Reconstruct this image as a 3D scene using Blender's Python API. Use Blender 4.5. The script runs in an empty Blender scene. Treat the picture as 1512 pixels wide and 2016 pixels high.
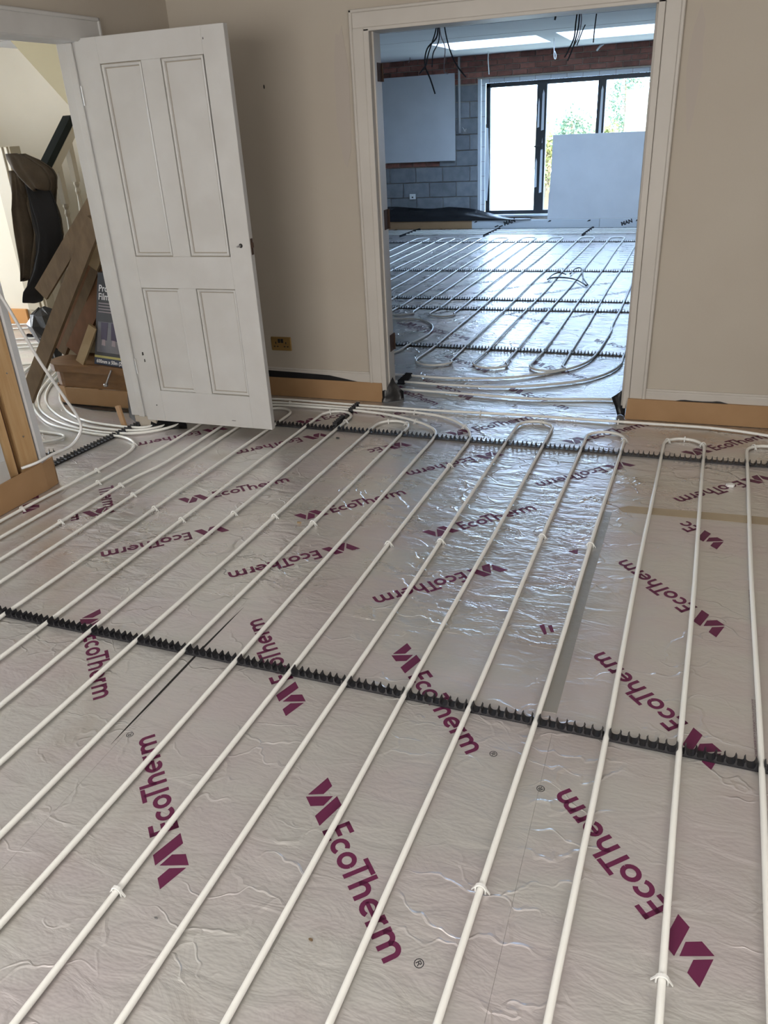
import bpy, math, random
from mathutils import Vector, Matrix
random.seed(7)
SC = bpy.context.scene
COL = SC.collection

# ------------------------------------------------------------------ camera
cam_d = bpy.data.cameras.new('camera'); cam = bpy.data.objects.new('camera', cam_d); COL.objects.link(cam)
cam_d.sensor_fit = 'VERTICAL'; cam_d.sensor_height = 32.0; cam_d.lens = 1531.0 / 2016 * 32.0
cam_d.clip_start = 0.05; cam_d.clip_end = 300
RT = Vector((0.9400633, 0.3372422, -0.0504843)); UP = Vector((-0.1082561, 0.4355391, 0.8936365)); FW = Vector((-0.3233599, 0.8346097, -0.4459429))
cam.matrix_world = Matrix(((RT.x, UP.x, -FW.x, 0), (RT.y, UP.y, -FW.y, 0), (RT.z, UP.z, -FW.z, 1.5911), (0, 0, 0, 1)))
SC.camera = cam

# ------------------------------------------------------------------ light
SC.view_settings.view_transform = 'Standard'; SC.view_settings.look = 'None'
SC.view_settings.gamma = 1.0; SC.view_settings.use_curve_mapping = False
SC.view_settings.exposure = 0.0
SC.cycles.use_denoising = True
SC.cycles.max_bounces = 5; SC.cycles.diffuse_bounces = 4; SC.cycles.glossy_bounces = 3; SC.cycles.transparent_max_bounces = 8
SC.cycles.use_adaptive_sampling = True; SC.cycles.adaptive_threshold = 0.03
SC.cycles.caustics_reflective = False; SC.cycles.caustics_refractive = False
SC.cycles.sample_clamp_indirect = 6.0
world = bpy.data.worlds.new('sky'); SC.world = world; world.use_nodes = True
bgn = world.node_tree.nodes['Background']; bgn.inputs['Color'].default_value = (0.48, 0.69, 1.0, 1); bgn.inputs['Strength'].default_value = 15.0
sun_d = bpy.data.lights.new('sun', 'SUN'); sun_d.energy = 22.0; sun_d.angle = 0.01; sun_d.color = (1.0, 0.95, 0.86)
sun = bpy.data.objects.new('sun', sun_d); COL.objects.link(sun)
sun.rotation_euler = Vector((1.1, -0.5, 0.42)).to_track_quat('Z', 'Y').to_euler()
def area(name, loc, aim, sx, sy, power, col, portal=False):
    d = bpy.data.lights.new(name, 'AREA'); d.shape = 'RECTANGLE'; d.size = sx; d.size_y = sy
    d.energy = power; d.color = col; d.cycles.is_portal = portal
    o = bpy.data.objects.new(name, d); COL.objects.link(o); o.location = loc
    o.rotation_euler = (Vector(loc) - Vector(aim)).to_track_quat('Z', 'Y').to_euler()
    return o
area('window_daylight_rear', (-1.35, -1.86, 1.45), (-1.0, 3.2, 0.3), 2.6, 1.5, 126, (1.0, 0.96, 0.90))
area('window_daylight_right', (1.70, 0.2, 1.5), (-1.4, 3.0, 0.0), 1.5, 1.2, 46, (1.0, 0.96, 0.90))  # fill light, added to brighten the shadow behind the open door
area('window_daylight_hall', (-7.75, 4.0, 1.6), (-4, 4.6, 1.2), 1.1, 1.5, 95, (1.0, 0.92, 0.78))  # fill light added to brighten the hall, its source unseen
area('portal_patio', (-1.2, 13.42, 1.1), (-1.2, 9.0, 1.1), 4.0, 2.1, 1, (1, 1, 1), True)
area('portal_skylight_a', (-2.55, 11.33, 3.12), (-2.55, 11.33, 0), 1.4, 1.3, 1, (1, 1, 1), True)
area('portal_skylight_b', (-0.98, 11.28, 3.12), (-0.98, 11.28, 0), 1.4, 1.35, 1, (1, 1, 1), True)

# ------------------------------------------------------------------ materials
MATS = {}
def nodes(name):
    m = bpy.data.materials.new(name); m.use_nodes = True; MATS[name] = m
    nt = m.node_tree; return m, nt, nt.nodes['Principled BSDF']
def mat(name, c, rough=0.6, metal=0.0, c2=None, scale=8.0, bump=0.0, bscale=60.0, stretch=(1, 1, 1), rnd=0.0, spec=0.5, contrast=(0.35, 0.65), detail=5):
    m, nt, bs = nodes(name); L = nt.links.new
    bs.inputs['Roughness'].default_value = rough; bs.inputs['Metallic'].default_value = metal
    bs.inputs['Specular IOR Level'].default_value = spec
    bs.inputs['Base Color'].default_value = (*c, 1)
    geo = nt.nodes.new('ShaderNodeNewGeometry'); mp = nt.nodes.new('ShaderNodeMapping'); mp.inputs['Scale'].default_value = stretch
    L(geo.outputs['Position'], mp.inputs['Vector'])
    out = None
    if c2:
        n = nt.nodes.new('ShaderNodeTexNoise'); n.inputs['Scale'].default_value = scale; n.inputs['Detail'].default_value = detail; L(mp.outputs[0], n.inputs['Vector'])
        r = nt.nodes.new('ShaderNodeValToRGB'); r.color_ramp.elements[0].position = contrast[0]; r.color_ramp.elements[1].position = contrast[1]
        r.color_ramp.elements[0].color = (*c, 1); r.color_ramp.elements[1].color = (*c2, 1)
        L(n.outputs['Fac'], r.inputs['Fac']); out = r.outputs['Color']
    if rnd > 0:
        oi = nt.nodes.new('ShaderNodeObjectInfo'); hs = nt.nodes.new('ShaderNodeHueSaturation')
        mr = nt.nodes.new('ShaderNodeMapRange'); mr.inputs['To Min'].default_value = 1 - rnd; mr.inputs['To Max'].default_value = 1 + rnd
        L(oi.outputs['Random'], mr.inputs['Value']); L(mr.outputs[0], hs.inputs['Value'])
        if out: L(out, hs.inputs['Color'])
        else: hs.inputs['Color'].default_value = (*c, 1)
        out = hs.outputs['Color']
    if out: L(out, bs.inputs['Base Color'])
    if bump > 0:
        n2 = nt.nodes.new('ShaderNodeTexNoise'); n2.inputs['Scale'].default_value = bscale; n2.inputs['Detail'].default_value = 4; L(mp.outputs[0], n2.inputs['Vector'])
        b = nt.nodes.new('ShaderNodeBump'); b.inputs['Strength'].default_value = bump; b.inputs['Distance'].default_value = 0.01
        L(n2.outputs['Fac'], b.inputs['Height']); L(b.outputs[0], bs.inputs['Normal'])
    return m

def foil_material(name, k, metal, lo, hi, tone=1.0):
    m, nt, bs = nodes(name); L = nt.links.new; N = nt.nodes.new
    geo = N('ShaderNodeNewGeometry')
    def noise(scale, detail, stretch=(1, 1, 1), dist=0.0):
        mp = N('ShaderNodeMapping'); mp.inputs['Scale'].default_value = stretch; L(geo.outputs['Position'], mp.inputs['Vector'])
        n = N('ShaderNodeTexNoise'); n.noise_dimensions = '2D'; n.inputs['Scale'].default_value = scale; n.inputs['Detail'].default_value = detail; n.inputs['Distortion'].default_value = dist
        L(mp.outputs[0], n.inputs['Vector']); return n.outputs['Fac']
    def ramp(src, p0, p1, c0, c1):
        r = N('ShaderNodeValToRGB'); r.color_ramp.elements[0].position = p0; r.color_ramp.elements[1].position = p1
        r.color_ramp.elements[0].color = (*c0, 1); r.color_ramp.elements[1].color = (*c1, 1); L(src, r.inputs['Fac']); return r.outputs['Color']
    def mix(a, b, f):
        x = N('ShaderNodeMix'); x.data_type = 'RGBA'; L(a, x.inputs[6]); L(b, x.inputs[7])
        if isinstance(f, float): x.inputs[0].default_value = f
        else: L(f, x.inputs[0])
        return x.outputs[2]
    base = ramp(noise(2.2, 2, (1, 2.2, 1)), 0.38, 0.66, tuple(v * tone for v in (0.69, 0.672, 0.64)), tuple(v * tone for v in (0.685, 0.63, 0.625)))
    dirtf = ramp(noise(1.3, 5, (1, 1, 1), 0.6), 0.60, 0.78, (0, 0, 0), (0.45, 0.45, 0.45))
    dirt = N('ShaderNodeRGB'); dirt.outputs[0].default_value = (0.40, 0.33, 0.24, 1)
    L(mix(base, dirt.outputs[0], dirtf), bs.inputs['Base Color'])
    bs.inputs['Metallic'].default_value = metal
    mr = N('ShaderNodeMapRange'); mr.inputs['To Min'].default_value = lo; mr.inputs['To Max'].default_value = hi; L(noise(5, 2), mr.inputs['Value']); L(mr.outputs[0], bs.inputs['Roughness'])
    # creases: warped voronoi edges plus long soft ripples across the boards
    wn = N('ShaderNodeTexNoise'); wn.noise_dimensions = '2D'; wn.inputs['Scale'].default_value = 5; wn.inputs['Detail'].default_value = 3; L(geo.outputs['Position'], wn.inputs['Vector'])
    sc_ = N('ShaderNodeVectorMath'); sc_.operation = 'SCALE'; sc_.inputs['Scale'].default_value = 0.25; L(wn.outputs['Color'], sc_.inputs[0])
    ad = N('ShaderNodeVectorMath'); ad.operation = 'ADD'; L(geo.outputs['Position'], ad.inputs[0]); L(sc_.outputs[0], ad.inputs[1])
    vm = N('ShaderNodeMapping'); vm.inputs['Scale'].default_value = (4.0, 9.0, 1); L(ad.outputs[0], vm.inputs['Vector'])
    vo = N('ShaderNodeTexVoronoi'); vo.voronoi_dimensions = '2D'; vo.feature = 'DISTANCE_TO_EDGE'; vo.inputs['Scale'].default_value = 1.0; L(vm.outputs[0], vo.inputs['Vector'])
    ed = N('ShaderNodeMapRange'); ed.inputs['From Min'].default_value = 0.0; ed.inputs['From Max'].default_value = 0.05; ed.inputs['To Min'].default_value = 1.0; ed.inputs['To Max'].default_value = 0.0; L(vo.outputs['Distance'], ed.inputs['Value'])
    gate = N('ShaderNodeMapRange'); gate.inputs['From Min'].default_value = 0.48; gate.inputs['From Max'].default_value = 0.62; L(noise(3.1, 2), gate.inputs['Value'])
    g2 = N('ShaderNodeMath'); g2.operation = 'MULTIPLY'; L(ed.outputs[0], g2.inputs[0]); L(gate.outputs[0], g2.inputs[1])
    b1 = N('ShaderNodeBump'); b1.inputs['Strength'].default_value = min(1, 0.45 * k); b1.inputs['Distance'].default_value = 0.004; L(g2.outputs[0], b1.inputs['Height'])
    b2 = N('ShaderNodeBump'); b2.inputs['Strength'].default_value = 0.36 * k; b2.inputs['Distance'].default_value = 0.012; L(noise(9, 4, (0.8, 1.9, 1), 0.6), b2.inputs['Height']); L(b1.outputs[0], b2.inputs['Normal'])
    b3 = N('ShaderNodeBump'); b3.inputs['Strength'].default_value = 0.18 * k; b3.inputs['Distance'].default_value = 0.004; L(noise(70, 1, (0.6, 1.6, 1), 0.0), b3.inputs['Height']); L(b2.outputs[0], b3.inputs['Normal'])
    L(b3.outputs[0], bs.inputs['Normal'])
    return m
foil_material('foil', 1.0, 0.66, 0.25, 0.44, 1.03)
foil_material('foil_crumpled', 1.6, 0.70, 0.20, 0.38, 1.08)
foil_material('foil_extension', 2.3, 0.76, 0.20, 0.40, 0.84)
mat('concrete', (0.2, 0.19, 0.18), 0.9, c2=(0.26, 0.25, 0.23))
mat('cream_plaster', (0.52, 0.47, 0.40), 0.75, c2=(0.495, 0.44, 0.37), scale=1.6, bump=0.06, bscale=90)
mat('white_paint', (0.60, 0.595, 0.585), 0.45, c2=(0.555, 0.545, 0.53), scale=5, bump=0.04, bscale=120)
mat('trim_paint', (0.59, 0.555, 0.51), 0.45, c2=(0.555, 0.52, 0.475), scale=4, bump=0.04, bscale=120)
mat('white_ceiling', (0.86, 0.86, 0.87), 0.85, c2=(0.82, 0.82, 0.83), scale=2)
mat('hall_plaster', (0.80, 0.73, 0.60), 0.8, c2=(0.76, 0.69, 0.56), scale=2)
mat('olive_soffit', (0.40, 0.34, 0.21), 0.8)
mat('plasterboard', (0.62, 0.63, 0.65), 0.8, c2=(0.58, 0.59, 0.61), scale=3)
mat('pipe_white', (0.90, 0.895, 0.855), 0.28, spec=0.5)
mat('clip_white', (0.86, 0.86, 0.84), 0.3)
mat('rail_black', (0.018, 0.018, 0.022), 0.42)
mat('print_purple', (0.115, 0.012, 0.055), 0.45)
mat('print_black', (0.015, 0.015, 0.02), 0.5)
mat('print_grey', (0.30, 0.24, 0.25), 0.5)
mat('foam_tan', (0.38, 0.225, 0.11), 0.75, c2=(0.42, 0.255, 0.13), scale=6, bump=0.05, bscale=40)
mat('foam_orange', (0.62, 0.30, 0.10), 0.75)
mat('membrane', (0.012, 0.012, 0.014), 0.33, bump=0.4, bscale=14)
mat('tape_grey', (0.50, 0.49, 0.46), 0.3, metal=0.7, bump=0.2, bscale=25)
mat('tape_beige', (0.42, 0.34, 0.23), 0.4, c2=(0.38, 0.30, 0.2), scale=9)
mat('pine', (0.62, 0.41, 0.21), 0.6, c2=(0.54, 0.33, 0.15), scale=3, stretch=(14, 14, 1.2), bump=0.08, bscale=20)
mat('stud_red', (0.16, 0.075, 0.04), 0.7)
mat('old_timber', (0.20, 0.135, 0.075), 0.7, c2=(0.15, 0.10, 0.055), scale=4, stretch=(6, 6, 2), bump=0.15, bscale=25)
mat('brown_timber', (0.22, 0.10, 0.045), 0.6, c2=(0.17, 0.075, 0.03), scale=4, stretch=(6, 6, 2))
mat('pale_timber', (0.42, 0.31, 0.18), 0.7, c2=(0.33, 0.23, 0.12), scale=9)
mat('step_wood', (0.22, 0.115, 0.045), 0.5, c2=(0.18, 0.09, 0.035), scale=5, stretch=(2, 8, 8))
mat('baluster_paint', (0.50, 0.44, 0.33), 0.5)
mat('sleeve_dark', (0.012, 0.016, 0.014), 0.8, spec=.2)
mat('box_black', (0.018, 0.018, 0.022), 0.4)
mat('box_navy', (0.012, 0.02, 0.05), 0.4)
mat('box_card', (0.28, 0.17, 0.09), 0.8)
mat('box_yellow', (0.45, 0.40, 0.13), 0.5)
mat('box_white', (0.75, 0.75, 0.75), 0.5)
mat('box_photo', (0.10, 0.10, 0.12), 0.5, c2=(0.16, 0.15, 0.16), scale=8)
mat('box_purple', (0.03, 0.015, 0.05), 0.5)
mat('jacket_brown', (0.085, 0.062, 0.04), 0.9, c2=(0.065, 0.047, 0.03), scale=12, bump=0.3, bscale=50)
mat('jacket_dark', (0.016, 0.016, 0.018), 0.85, bump=0.3, bscale=30)
mat('brass', (0.50, 0.33, 0.13), 0.35, metal=0.85)
mat('dark_slot', (0.01, 0.009, 0.008), 0.5)
mat('rust', (0.06, 0.03, 0.018), 0.7)
mat('steel', (0.42, 0.42, 0.43), 0.35, metal=0.9)
mat('mortar', (0.44, 0.38, 0.32), 0.9, c2=(0.36, 0.31, 0.26), scale=14)
mat('brick', (0.33, 0.13, 0.095), 0.85, c2=(0.22, 0.10, 0.075), scale=14, rnd=0.35, bump=0.3, bscale=70)
mat('block', (0.20, 0.215, 0.235), 0.9, c2=(0.26, 0.275, 0.295), scale=9, rnd=0.14, bump=0.35, bscale=80)
mat('aluminium_dark', (0.022, 0.024, 0.028), 0.4)
mat('tape_white', (0.62, 0.66, 0.70), 0.45)
mat('pvc_grey', (0.52, 0.52, 0.52), 0.5)
mat('cable_black', (0.012, 0.012, 0.014), 0.45)
mat('cable_white', (0.80, 0.80, 0.80), 0.35)
mat('grass', (0.44, 0.47, 0.38), 0.9, c2=(0.50, 0.50, 0.40), scale=3)
mat('leaf', (0.10, 0.17, 0.10), 0.7, c2=(0.16, 0.22, 0.12), scale=6, rnd=0.2)
mat('leaf_yellow', (0.36, 0.34, 0.12), 0.7, c2=(0.24, 0.26, 0.10), scale=6)
mat('fence_wood', (0.45, 0.36, 0.22), 0.8, c2=(0.36, 0.28, 0.16), scale=4)
mat('roof_tile', (0.20, 0.14, 0.13), 0.8)
mat('render_white', (0.75, 0.72, 0.65), 0.8)
def glass_material():
    m, nt, bs = nodes('pane_glass'); L = nt.links.new
    tr = nt.nodes.new('ShaderNodeBsdfTransparent'); gl = nt.nodes.new('ShaderNodeBsdfGlossy'); gl.inputs['Roughness'].default_value = 0.02
    mx = nt.nodes.new('ShaderNodeMixShader'); mx.inputs[0].default_value = 0.06
    L(tr.outputs[0], mx.inputs[1]); L(gl.outputs[0], mx.inputs[2]); L(mx.outputs[0], nt.nodes['Material Output'].inputs['Surface'])
glass_material()

# ------------------------------------------------------------------ mesh helpers
class MB:
    def __init__(self): self.v = []; self.f = []
    def poly(self, pts):
        b = len(self.v); self.v += [tuple(p) for p in pts]; self.f.append(tuple(range(b, b + len(pts)))); return self
    def hexa(self, p):      # 8 points: bottom ring ccw, top ring ccw
        b = len(self.v); self.v += [tuple(q) for q in p]
        for q in ((3, 2, 1, 0), (4, 5, 6, 7), (0, 1, 5, 4), (1, 2, 6, 5), (2, 3, 7, 6), (3, 0, 4, 7)): self.f.append(tuple(b + i for i in q))
        return self
    def box(self, x0, x1, y0, y1, z0, z1):
        return self.hexa([(x0, y0, z0), (x1, y0, z0), (x1, y1, z0), (x0, y1, z0), (x0, y0, z1), (x1, y0, z1), (x1, y1, z1), (x0, y1, z1)])
    def bbox(self, x0, x1, y0, y1, z0, z1, c=0.004):   # box with chamfered edges
        cx, cy, cz = (x0 + x1) / 2, (y0 + y1) / 2, (z0 + z1) / 2; a, b_, d = (x1 - x0) / 2, (y1 - y0) / 2, (z1 - z0) / 2
        c = min(c, a * .45, b_ * .45, d * .45); b = len(self.v); idx = {}
        for sx in (-1, 1):
            for sy in (-1, 1):
                for sz in (-1, 1):
                    for k in range(3):
                        p = [sx * a, sy * b_, sz * d]
                        for j in range(3):
                            if j != k: p[j] -= (sx, sy, sz)[j] * c
                        idx[(sx, sy, sz, k)] = len(self.v); self.v.append((cx + p[0], cy + p[1], cz + p[2]))
        def q(*ks): self.f.append(tuple(idx[k] for k in ks))
        for s in (-1, 1):
            o = [(-1, -1), (1, -1), (1, 1), (-1, 1)]
            if s < 0: o = o[::-1]
            q(*[(s, u, w, 0) for u, w in o]); q(*[(u, s, w, 1) for u, w in o[::-1]]); q(*[(u, w, s, 2) for u, w in o])
        for s in (-1, 1):
            for t in (-1, 1):
                q((s, t, -1, 0), (s, t, 1, 0), (s, t, 1, 1), (s, t, -1, 1)); q((s, -1, t, 0), (s, 1, t, 0), (s, 1, t, 2), (s, -1, t, 2)); q((-1, s, t, 1), (1, s, t, 1), (1, s, t, 2), (-1, s, t, 2))
        for s in (-1, 1):
            for t in (-1, 1):
                for u in (-1, 1): q((s, t, u, 0), (s, t, u, 1), (s, t, u, 2))
        return self
    def prism(self, pts, fn, a, b):    # 2D outline swept from a to b, fn(u, v, w) -> xyz
        n = len(pts); s = len(self.v)
        self.v += [tuple(fn(u, v, a)) for u, v in pts] + [tuple(fn(u, v, b)) for u, v in pts]
        self.f.append(tuple(range(s + n - 1, s - 1, -1))); self.f.append(tuple(range(s + n, s + 2 * n)))
        for i in range(n): j = (i + 1) % n; self.f.append((s + i, s + j, s + n + j, s + n + i))
        return self
    def tube(self, path, r, n=8, cap=True):
        P = [Vector(p) for p in path]; s = len(self.v); rs = r if isinstance(r, (list, tuple)) else [r] * len(P)
        ref = None
        for i, p in enumerate(P):
            t = (P[min(i + 1, len(P) - 1)] - P[max(i - 1, 0)]).normalized()
            if ref is None: ref = Vector((0, 0, 1)) if abs(t.z) < 0.9 else Vector((1, 0, 0))
            a = (ref - t * ref.dot(t)).normalized(); ref = a; b = t.cross(a)
            for k in range(n):
                an = 2 * math.pi * k / n; self.v.append(tuple(p + (a * math.cos(an) + b * math.sin(an)) * rs[i]))
        for i in range(len(P) - 1):
            for k in range(n): k2 = (k + 1) % n; self.f.append((s + i * n + k, s + i * n + k2, s + (i + 1) * n + k2, s + (i + 1) * n + k))
        if cap: self.f.append(tuple(range(s + n - 1, s - 1, -1))); e = s + (len(P) - 1) * n; self.f.append(tuple(range(e, e + n)))
        return self
    def lathe(self, prof, cx, cy, n=14):   # profile of (r, z)
        s = len(self.v)
        for r, z in prof:
            for k in range(n): a = 2 * math.pi * k / n; self.v.append((cx + r * math.cos(a), cy + r * math.sin(a), z))
        for i in range(len(prof) - 1):
            for k in range(n): k2 = (k + 1) % n; self.f.append((s + i * n + k, s + i * n + k2, s + (i + 1) * n + k2, s + (i + 1) * n + k))
        self.f.append(tuple(range(s + n - 1, s - 1, -1))); e = s + (len(prof) - 1) * n; self.f.append(tuple(range(e, e + n)))
        return self
    def plank(self, a, b, w, t, side):     # board from a to b, width w along side, thickness t
        a, b = Vector(a), Vector(b); d = (b - a).normalized(); s = Vector(side); s = (s - d * s.dot(d)).normalized(); nrm = d.cross(s)
        h = []
        for p in (a, b): h += [p - s * w / 2 - nrm * t / 2, p + s * w / 2 - nrm * t / 2, p + s * w / 2 + nrm * t / 2, p - s * w / 2 + nrm * t / 2]
        return self.hexa(h)
    def mesh(self, name, m, smooth=False):
        me = bpy.data.meshes.new(name); me.from_pydata(self.v, [], self.f); me.validate(); me.update()
        me.materials.append(MATS[m] if isinstance(m, str) else m)
        if smooth: me.polygons.foreach_set('use_smooth', [True] * len(me.polygons))
        return me
    def build(self, name, m, parent=None, smooth=False, **kw): return put(name, self.mesh(name, m, smooth), parent, **kw)
def tag(o, label=None, cat=None, group=None, kind=None):
    if label: o['label'] = label
    if cat: o['category'] = cat
    if group: o['group'] = group
    if kind: o['kind'] = kind
    return o
def world_of(o): return (world_of(o.parent) if o.parent else Matrix.Identity(4)) @ o.matrix_parent_inverse @ Matrix.LocRotScale(o.location, o.rotation_euler, o.scale)
def put(name, data, parent=None, loc=None, rz=0.0, label=None, cat=None, group=None, kind=None):
    o = bpy.data.objects.new(name, data); COL.objects.link(o)
    if loc: o.location = loc
    if rz: o.rotation_euler = (0, 0, rz)
    if parent is not None:
        o.parent = parent
        o.matrix_parent_inverse = world_of(parent).inverted()
    return tag(o, label, cat, group, kind)
def thing(name, loc, label, cat, group=None, kind=None): return put(name, None, None, loc, 0, label, cat, group, kind)
def crom(pts, n=6):
    P = [Vector(p) for p in pts]; out = []
    for i in range(len(P) - 1):
        p0, p1, p2, p3 = P[max(i - 1, 0)], P[i], P[i + 1], P[min(i + 2, len(P) - 1)]
        for k in range(n):
            t = k / n; out.append(0.5 * ((2 * p1) + (p2 - p0) * t + (2 * p0 - 5 * p1 + 4 * p2 - p3) * t * t + (3 * p1 - p0 - 3 * p2 + p3) * t ** 3))
    out.append(P[-1]); return out
def text_mesh(s, size, m, bold=0.0):
    cu = bpy.data.curves.new('lettering', 'FONT'); cu.body = s; cu.size = size; cu.offset = bold; cu.resolution_u = 3
    t = bpy.data.objects.new('lettering_source', cu); COL.objects.link(t); dg = bpy.context.evaluated_depsgraph_get(); dg.update()
    me = bpy.data.meshes.new_from_object(t.evaluated_get(dg)); bpy.data.objects.remove(t); bpy.data.curves.remove(cu)
    me.materials.clear(); me.materials.append(MATS[m]); return me
def place(me, name, parent, O, U, V):   # a flat mesh laid with x along U and y along V at O
    U, V = Vector(U).normalized(), Vector(V).normalized(); W = U.cross(V)
    me2 = me.copy(); me2.transform(Matrix(((U.x, V.x, W.x, O[0]), (U.y, V.y, W.y, O[1]), (U.z, V.z, W.z, O[2]), (0, 0, 0, 1))))
    return put(name, me2, parent)

XZ = lambda u, v, w: (u, w, v)
YZ = lambda u, v, w: (w, u, v)
XY = lambda u, v, w: (u, v, w)
def xl(y): return -2.96 + 0.0457 * (y - 2.5)       # room face of the left wall, slightly out of square

# ================================================================== SETTING
floor = MB().box(-8.2, 1.9, -2.0, 13.5, -0.16, -0.101).build('floor', 'concrete', label='floor laid with foil faced insulation boards', cat='floor', kind='structure')
BOARDS = []
def board(x0, x1, y0, y1):
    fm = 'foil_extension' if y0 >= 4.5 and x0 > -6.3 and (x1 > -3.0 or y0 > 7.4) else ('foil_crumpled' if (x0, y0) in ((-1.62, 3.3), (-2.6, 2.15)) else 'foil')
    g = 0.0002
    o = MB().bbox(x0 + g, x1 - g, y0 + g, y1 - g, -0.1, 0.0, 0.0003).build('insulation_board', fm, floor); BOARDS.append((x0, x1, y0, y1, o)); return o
for b in ((-4.02, -1.62, 3.3, 4.5), (-1.62, 0.78, 3.3, 4.5), (0.78, 1.75, 3.3, 4.5), (-2.6, -0.2, 2.15, 3.3), (-3.8, -2.6, 0.9, 3.3),
          (-2.61, -1.408, -0.25, 2.15), (-1.408, -0.2, -0.25, 2.15), (-0.2, 1.0, 0.9, 3.3), (-0.2, 1.0, -1.9, 0.9), (1.0, 1.75, -1.9, 3.3),
          (-2.61, -0.2, -1.9, -0.25), (-3.8, -2.6, -1.9, 0.9)): board(*b)
y = 4.5; k = 0
while y < 13.0:
    y1 = min(y + 1.2, 13.1); x = -3.2 - (1.2 if k % 2 else 0) + (0 if y < 7.4 else -2.4)
    while x < 0.6: board(max(x, -3.0 if y < 7.4 - .6 else -6.2), min(x + 2.4, 1.2), y, y1); x += 2.4
    y = y1; k += 1
for i, x in enumerate((-8.0, -6.6, -5.2)):
    for yy in (2.2, 4.6): board(x, min(x + 1.4, -4.02), yy, min(yy + 2.4, 7.4))
board(-4.02, -3.0, 4.5, 6.9); board(-4.02, -3.8, 2.2, 3.3)
def board_at(x, y):
    for x0, x1, y0, y1, o in BOARDS:
        if x0 <= x <= x1 and y0 <= y <= y1: return o
    return floor
# dark slit between two boards, tape over two joints
MB().prism([(-1.397, 2.10), (-1.405, 1.84), (-1.412, 1.55), (-1.421, 1.34), (-1.4225, 1.42), (-1.419, 1.6), (-1.414, 1.84), (-1.405, 2.0)], XY, 0.0002, 0.0006).build('torn_slit', 'dark_slot', floor)
MB().prism([(-0.215, 3.22), (-0.165, 3.22), (-0.185, 2.6), (-0.20, 1.84), (-0.25, 1.84), (-0.24, 2.5)], XY, 0.0003, 0.0010).build('foil_tape', 'tape_grey', floor)
MB().prism([(-0.12, 3.235), (0.3, 3.25), (1.0, 3.26), (1.0, 3.33), (0.4, 3.325), (-0.1, 3.30), (-0.14, 3.27)], XY, 0.0003, 0.0012).build('joint_tape', 'tape_beige', floor)
MB().prism([(-0.72, 4.62), (-0.3, 4.62), (-0.26, 5.3), (-0.42, 5.3), (-0.5, 4.9), (-0.62, 4.8)], XY, 0.0003, 0.0010).build('foil_tape', 'tape_grey', floor)

# --- back wall with the wide opening into the extension
wb = thing('wall_back', (-0.9, 4.47, 0), 'cream plastered back wall with wide opening', 'wall', kind='structure')
MB().box(-3.2, -1.69, 4.47, 4.62, 0, 2.5).build('plaster_left', 'cream_plaster', wb)
MB().box(-0.20, 1.9, 4.47, 4.62, 0, 2.5).build('plaster_right', 'cream_plaster', wb)
MB().box(-1.69, -0.20, 4.47, 4.62, 2.05, 2.5).build('lintel_plaster', 'cream_plaster', wb)
MB().prism([(0.004 * math.cos(a), 0.011 * math.sin(a)) for a in [i * math.pi / 4 for i in range(8)]], lambda u, v, w: (-2.31 + u, w, 1.812 + v), 4.468, 4.475).build('plug_hole', 'dark_slot', wb)
def patch(cx, cz, w, h, seed):      # dried filler patches on the plaster
    r = random.Random(seed); pts = [((w / 2) * math.cos(a) * r.uniform(.75, 1.05), (h / 2) * math.sin(a) * r.uniform(.8, 1.05)) for a in [i * math.pi / 8 for i in range(16)]]
    MB().prism(pts, lambda u, v, w_: (cx + u, w_, cz + v), 4.4685, 4.471).build('filler_patch', 'filler', wb)
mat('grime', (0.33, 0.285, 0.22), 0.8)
mat('filler', (0.485, 0.43, 0.38), 0.8)
patch(-1.835, 1.72, 0.10, 0.75, 1); patch(-0.035, 1.75, 0.07, 0.55, 2)
# door lining and architrave round the opening
t1 = thing('trim_1', (-0.95, 4.45, 0.1), 'off white architrave and lining round the wide opening', 'door frame', kind='structure')
def arch_profile(parent, x0, x1, z0, z1, y, depth, m='trim_paint', outer='l'):
    MB().bbox(x0, x1, y - depth, y, z0, z1, 0.005).build('architrave', m, parent)
MB().bbox(-1.752, -1.69, 4.452, 4.47, 0.125, 2.047, 0.003).bbox(-1.768, -1.750, 4.446, 4.47, 0.125, 2.131, 0.005).build('architrave_leg', 'trim_paint', t1)
MB().bbox(-0.190, -0.120, 4.452, 4.47, 0.12, 2.047, 0.003).bbox(-0.122, -0.103, 4.446, 4.47, 0.12, 2.131, 0.005).build('architrave_leg', 'trim_paint', t1)
MB().bbox(-1.751, -0.121, 4.452, 4.47, 2.045, 2.117, 0.003).bbox(-1.768, -0.103, 4.446, 4.47, 2.115, 2.131, 0.005).build('architrave_head', 'trim_paint', t1)
MB().bbox(-1.695, -1.662, 4.456, 4.63, 0.06, 2.04, 0.002).bbox(-1.664, -1.652, 4.50, 4.535, 0.06, 2.03, 0.003).build('lining_post', 'trim_paint', t1)
MB().bbox(-0.223, -0.192, 4.456, 4.63, 0.06, 2.04, 0.002).bbox(-0.235, -0.221, 4.50, 4.535, 0.06, 2.03, 0.003).build('lining_post', 'trim_paint', t1)
MB().bbox(-1.695, -0.192, 4.456, 4.63, 2.03, 2.052, 0.002).build('lining_head', 'trim_paint', t1)
for z0, z1 in ((1.80, 1.89), (1.03, 1.14), (0.30, 0.405)):
    MB().bbox(-1.6625, -1.6585, 4.560, 4.628, z0, z1, 0.001).tube([(-1.656, 4.632, z0), (-1.656, 4.632, z1)], 0.005, 8).build('hinge_plate', 'rust', t1)
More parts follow.
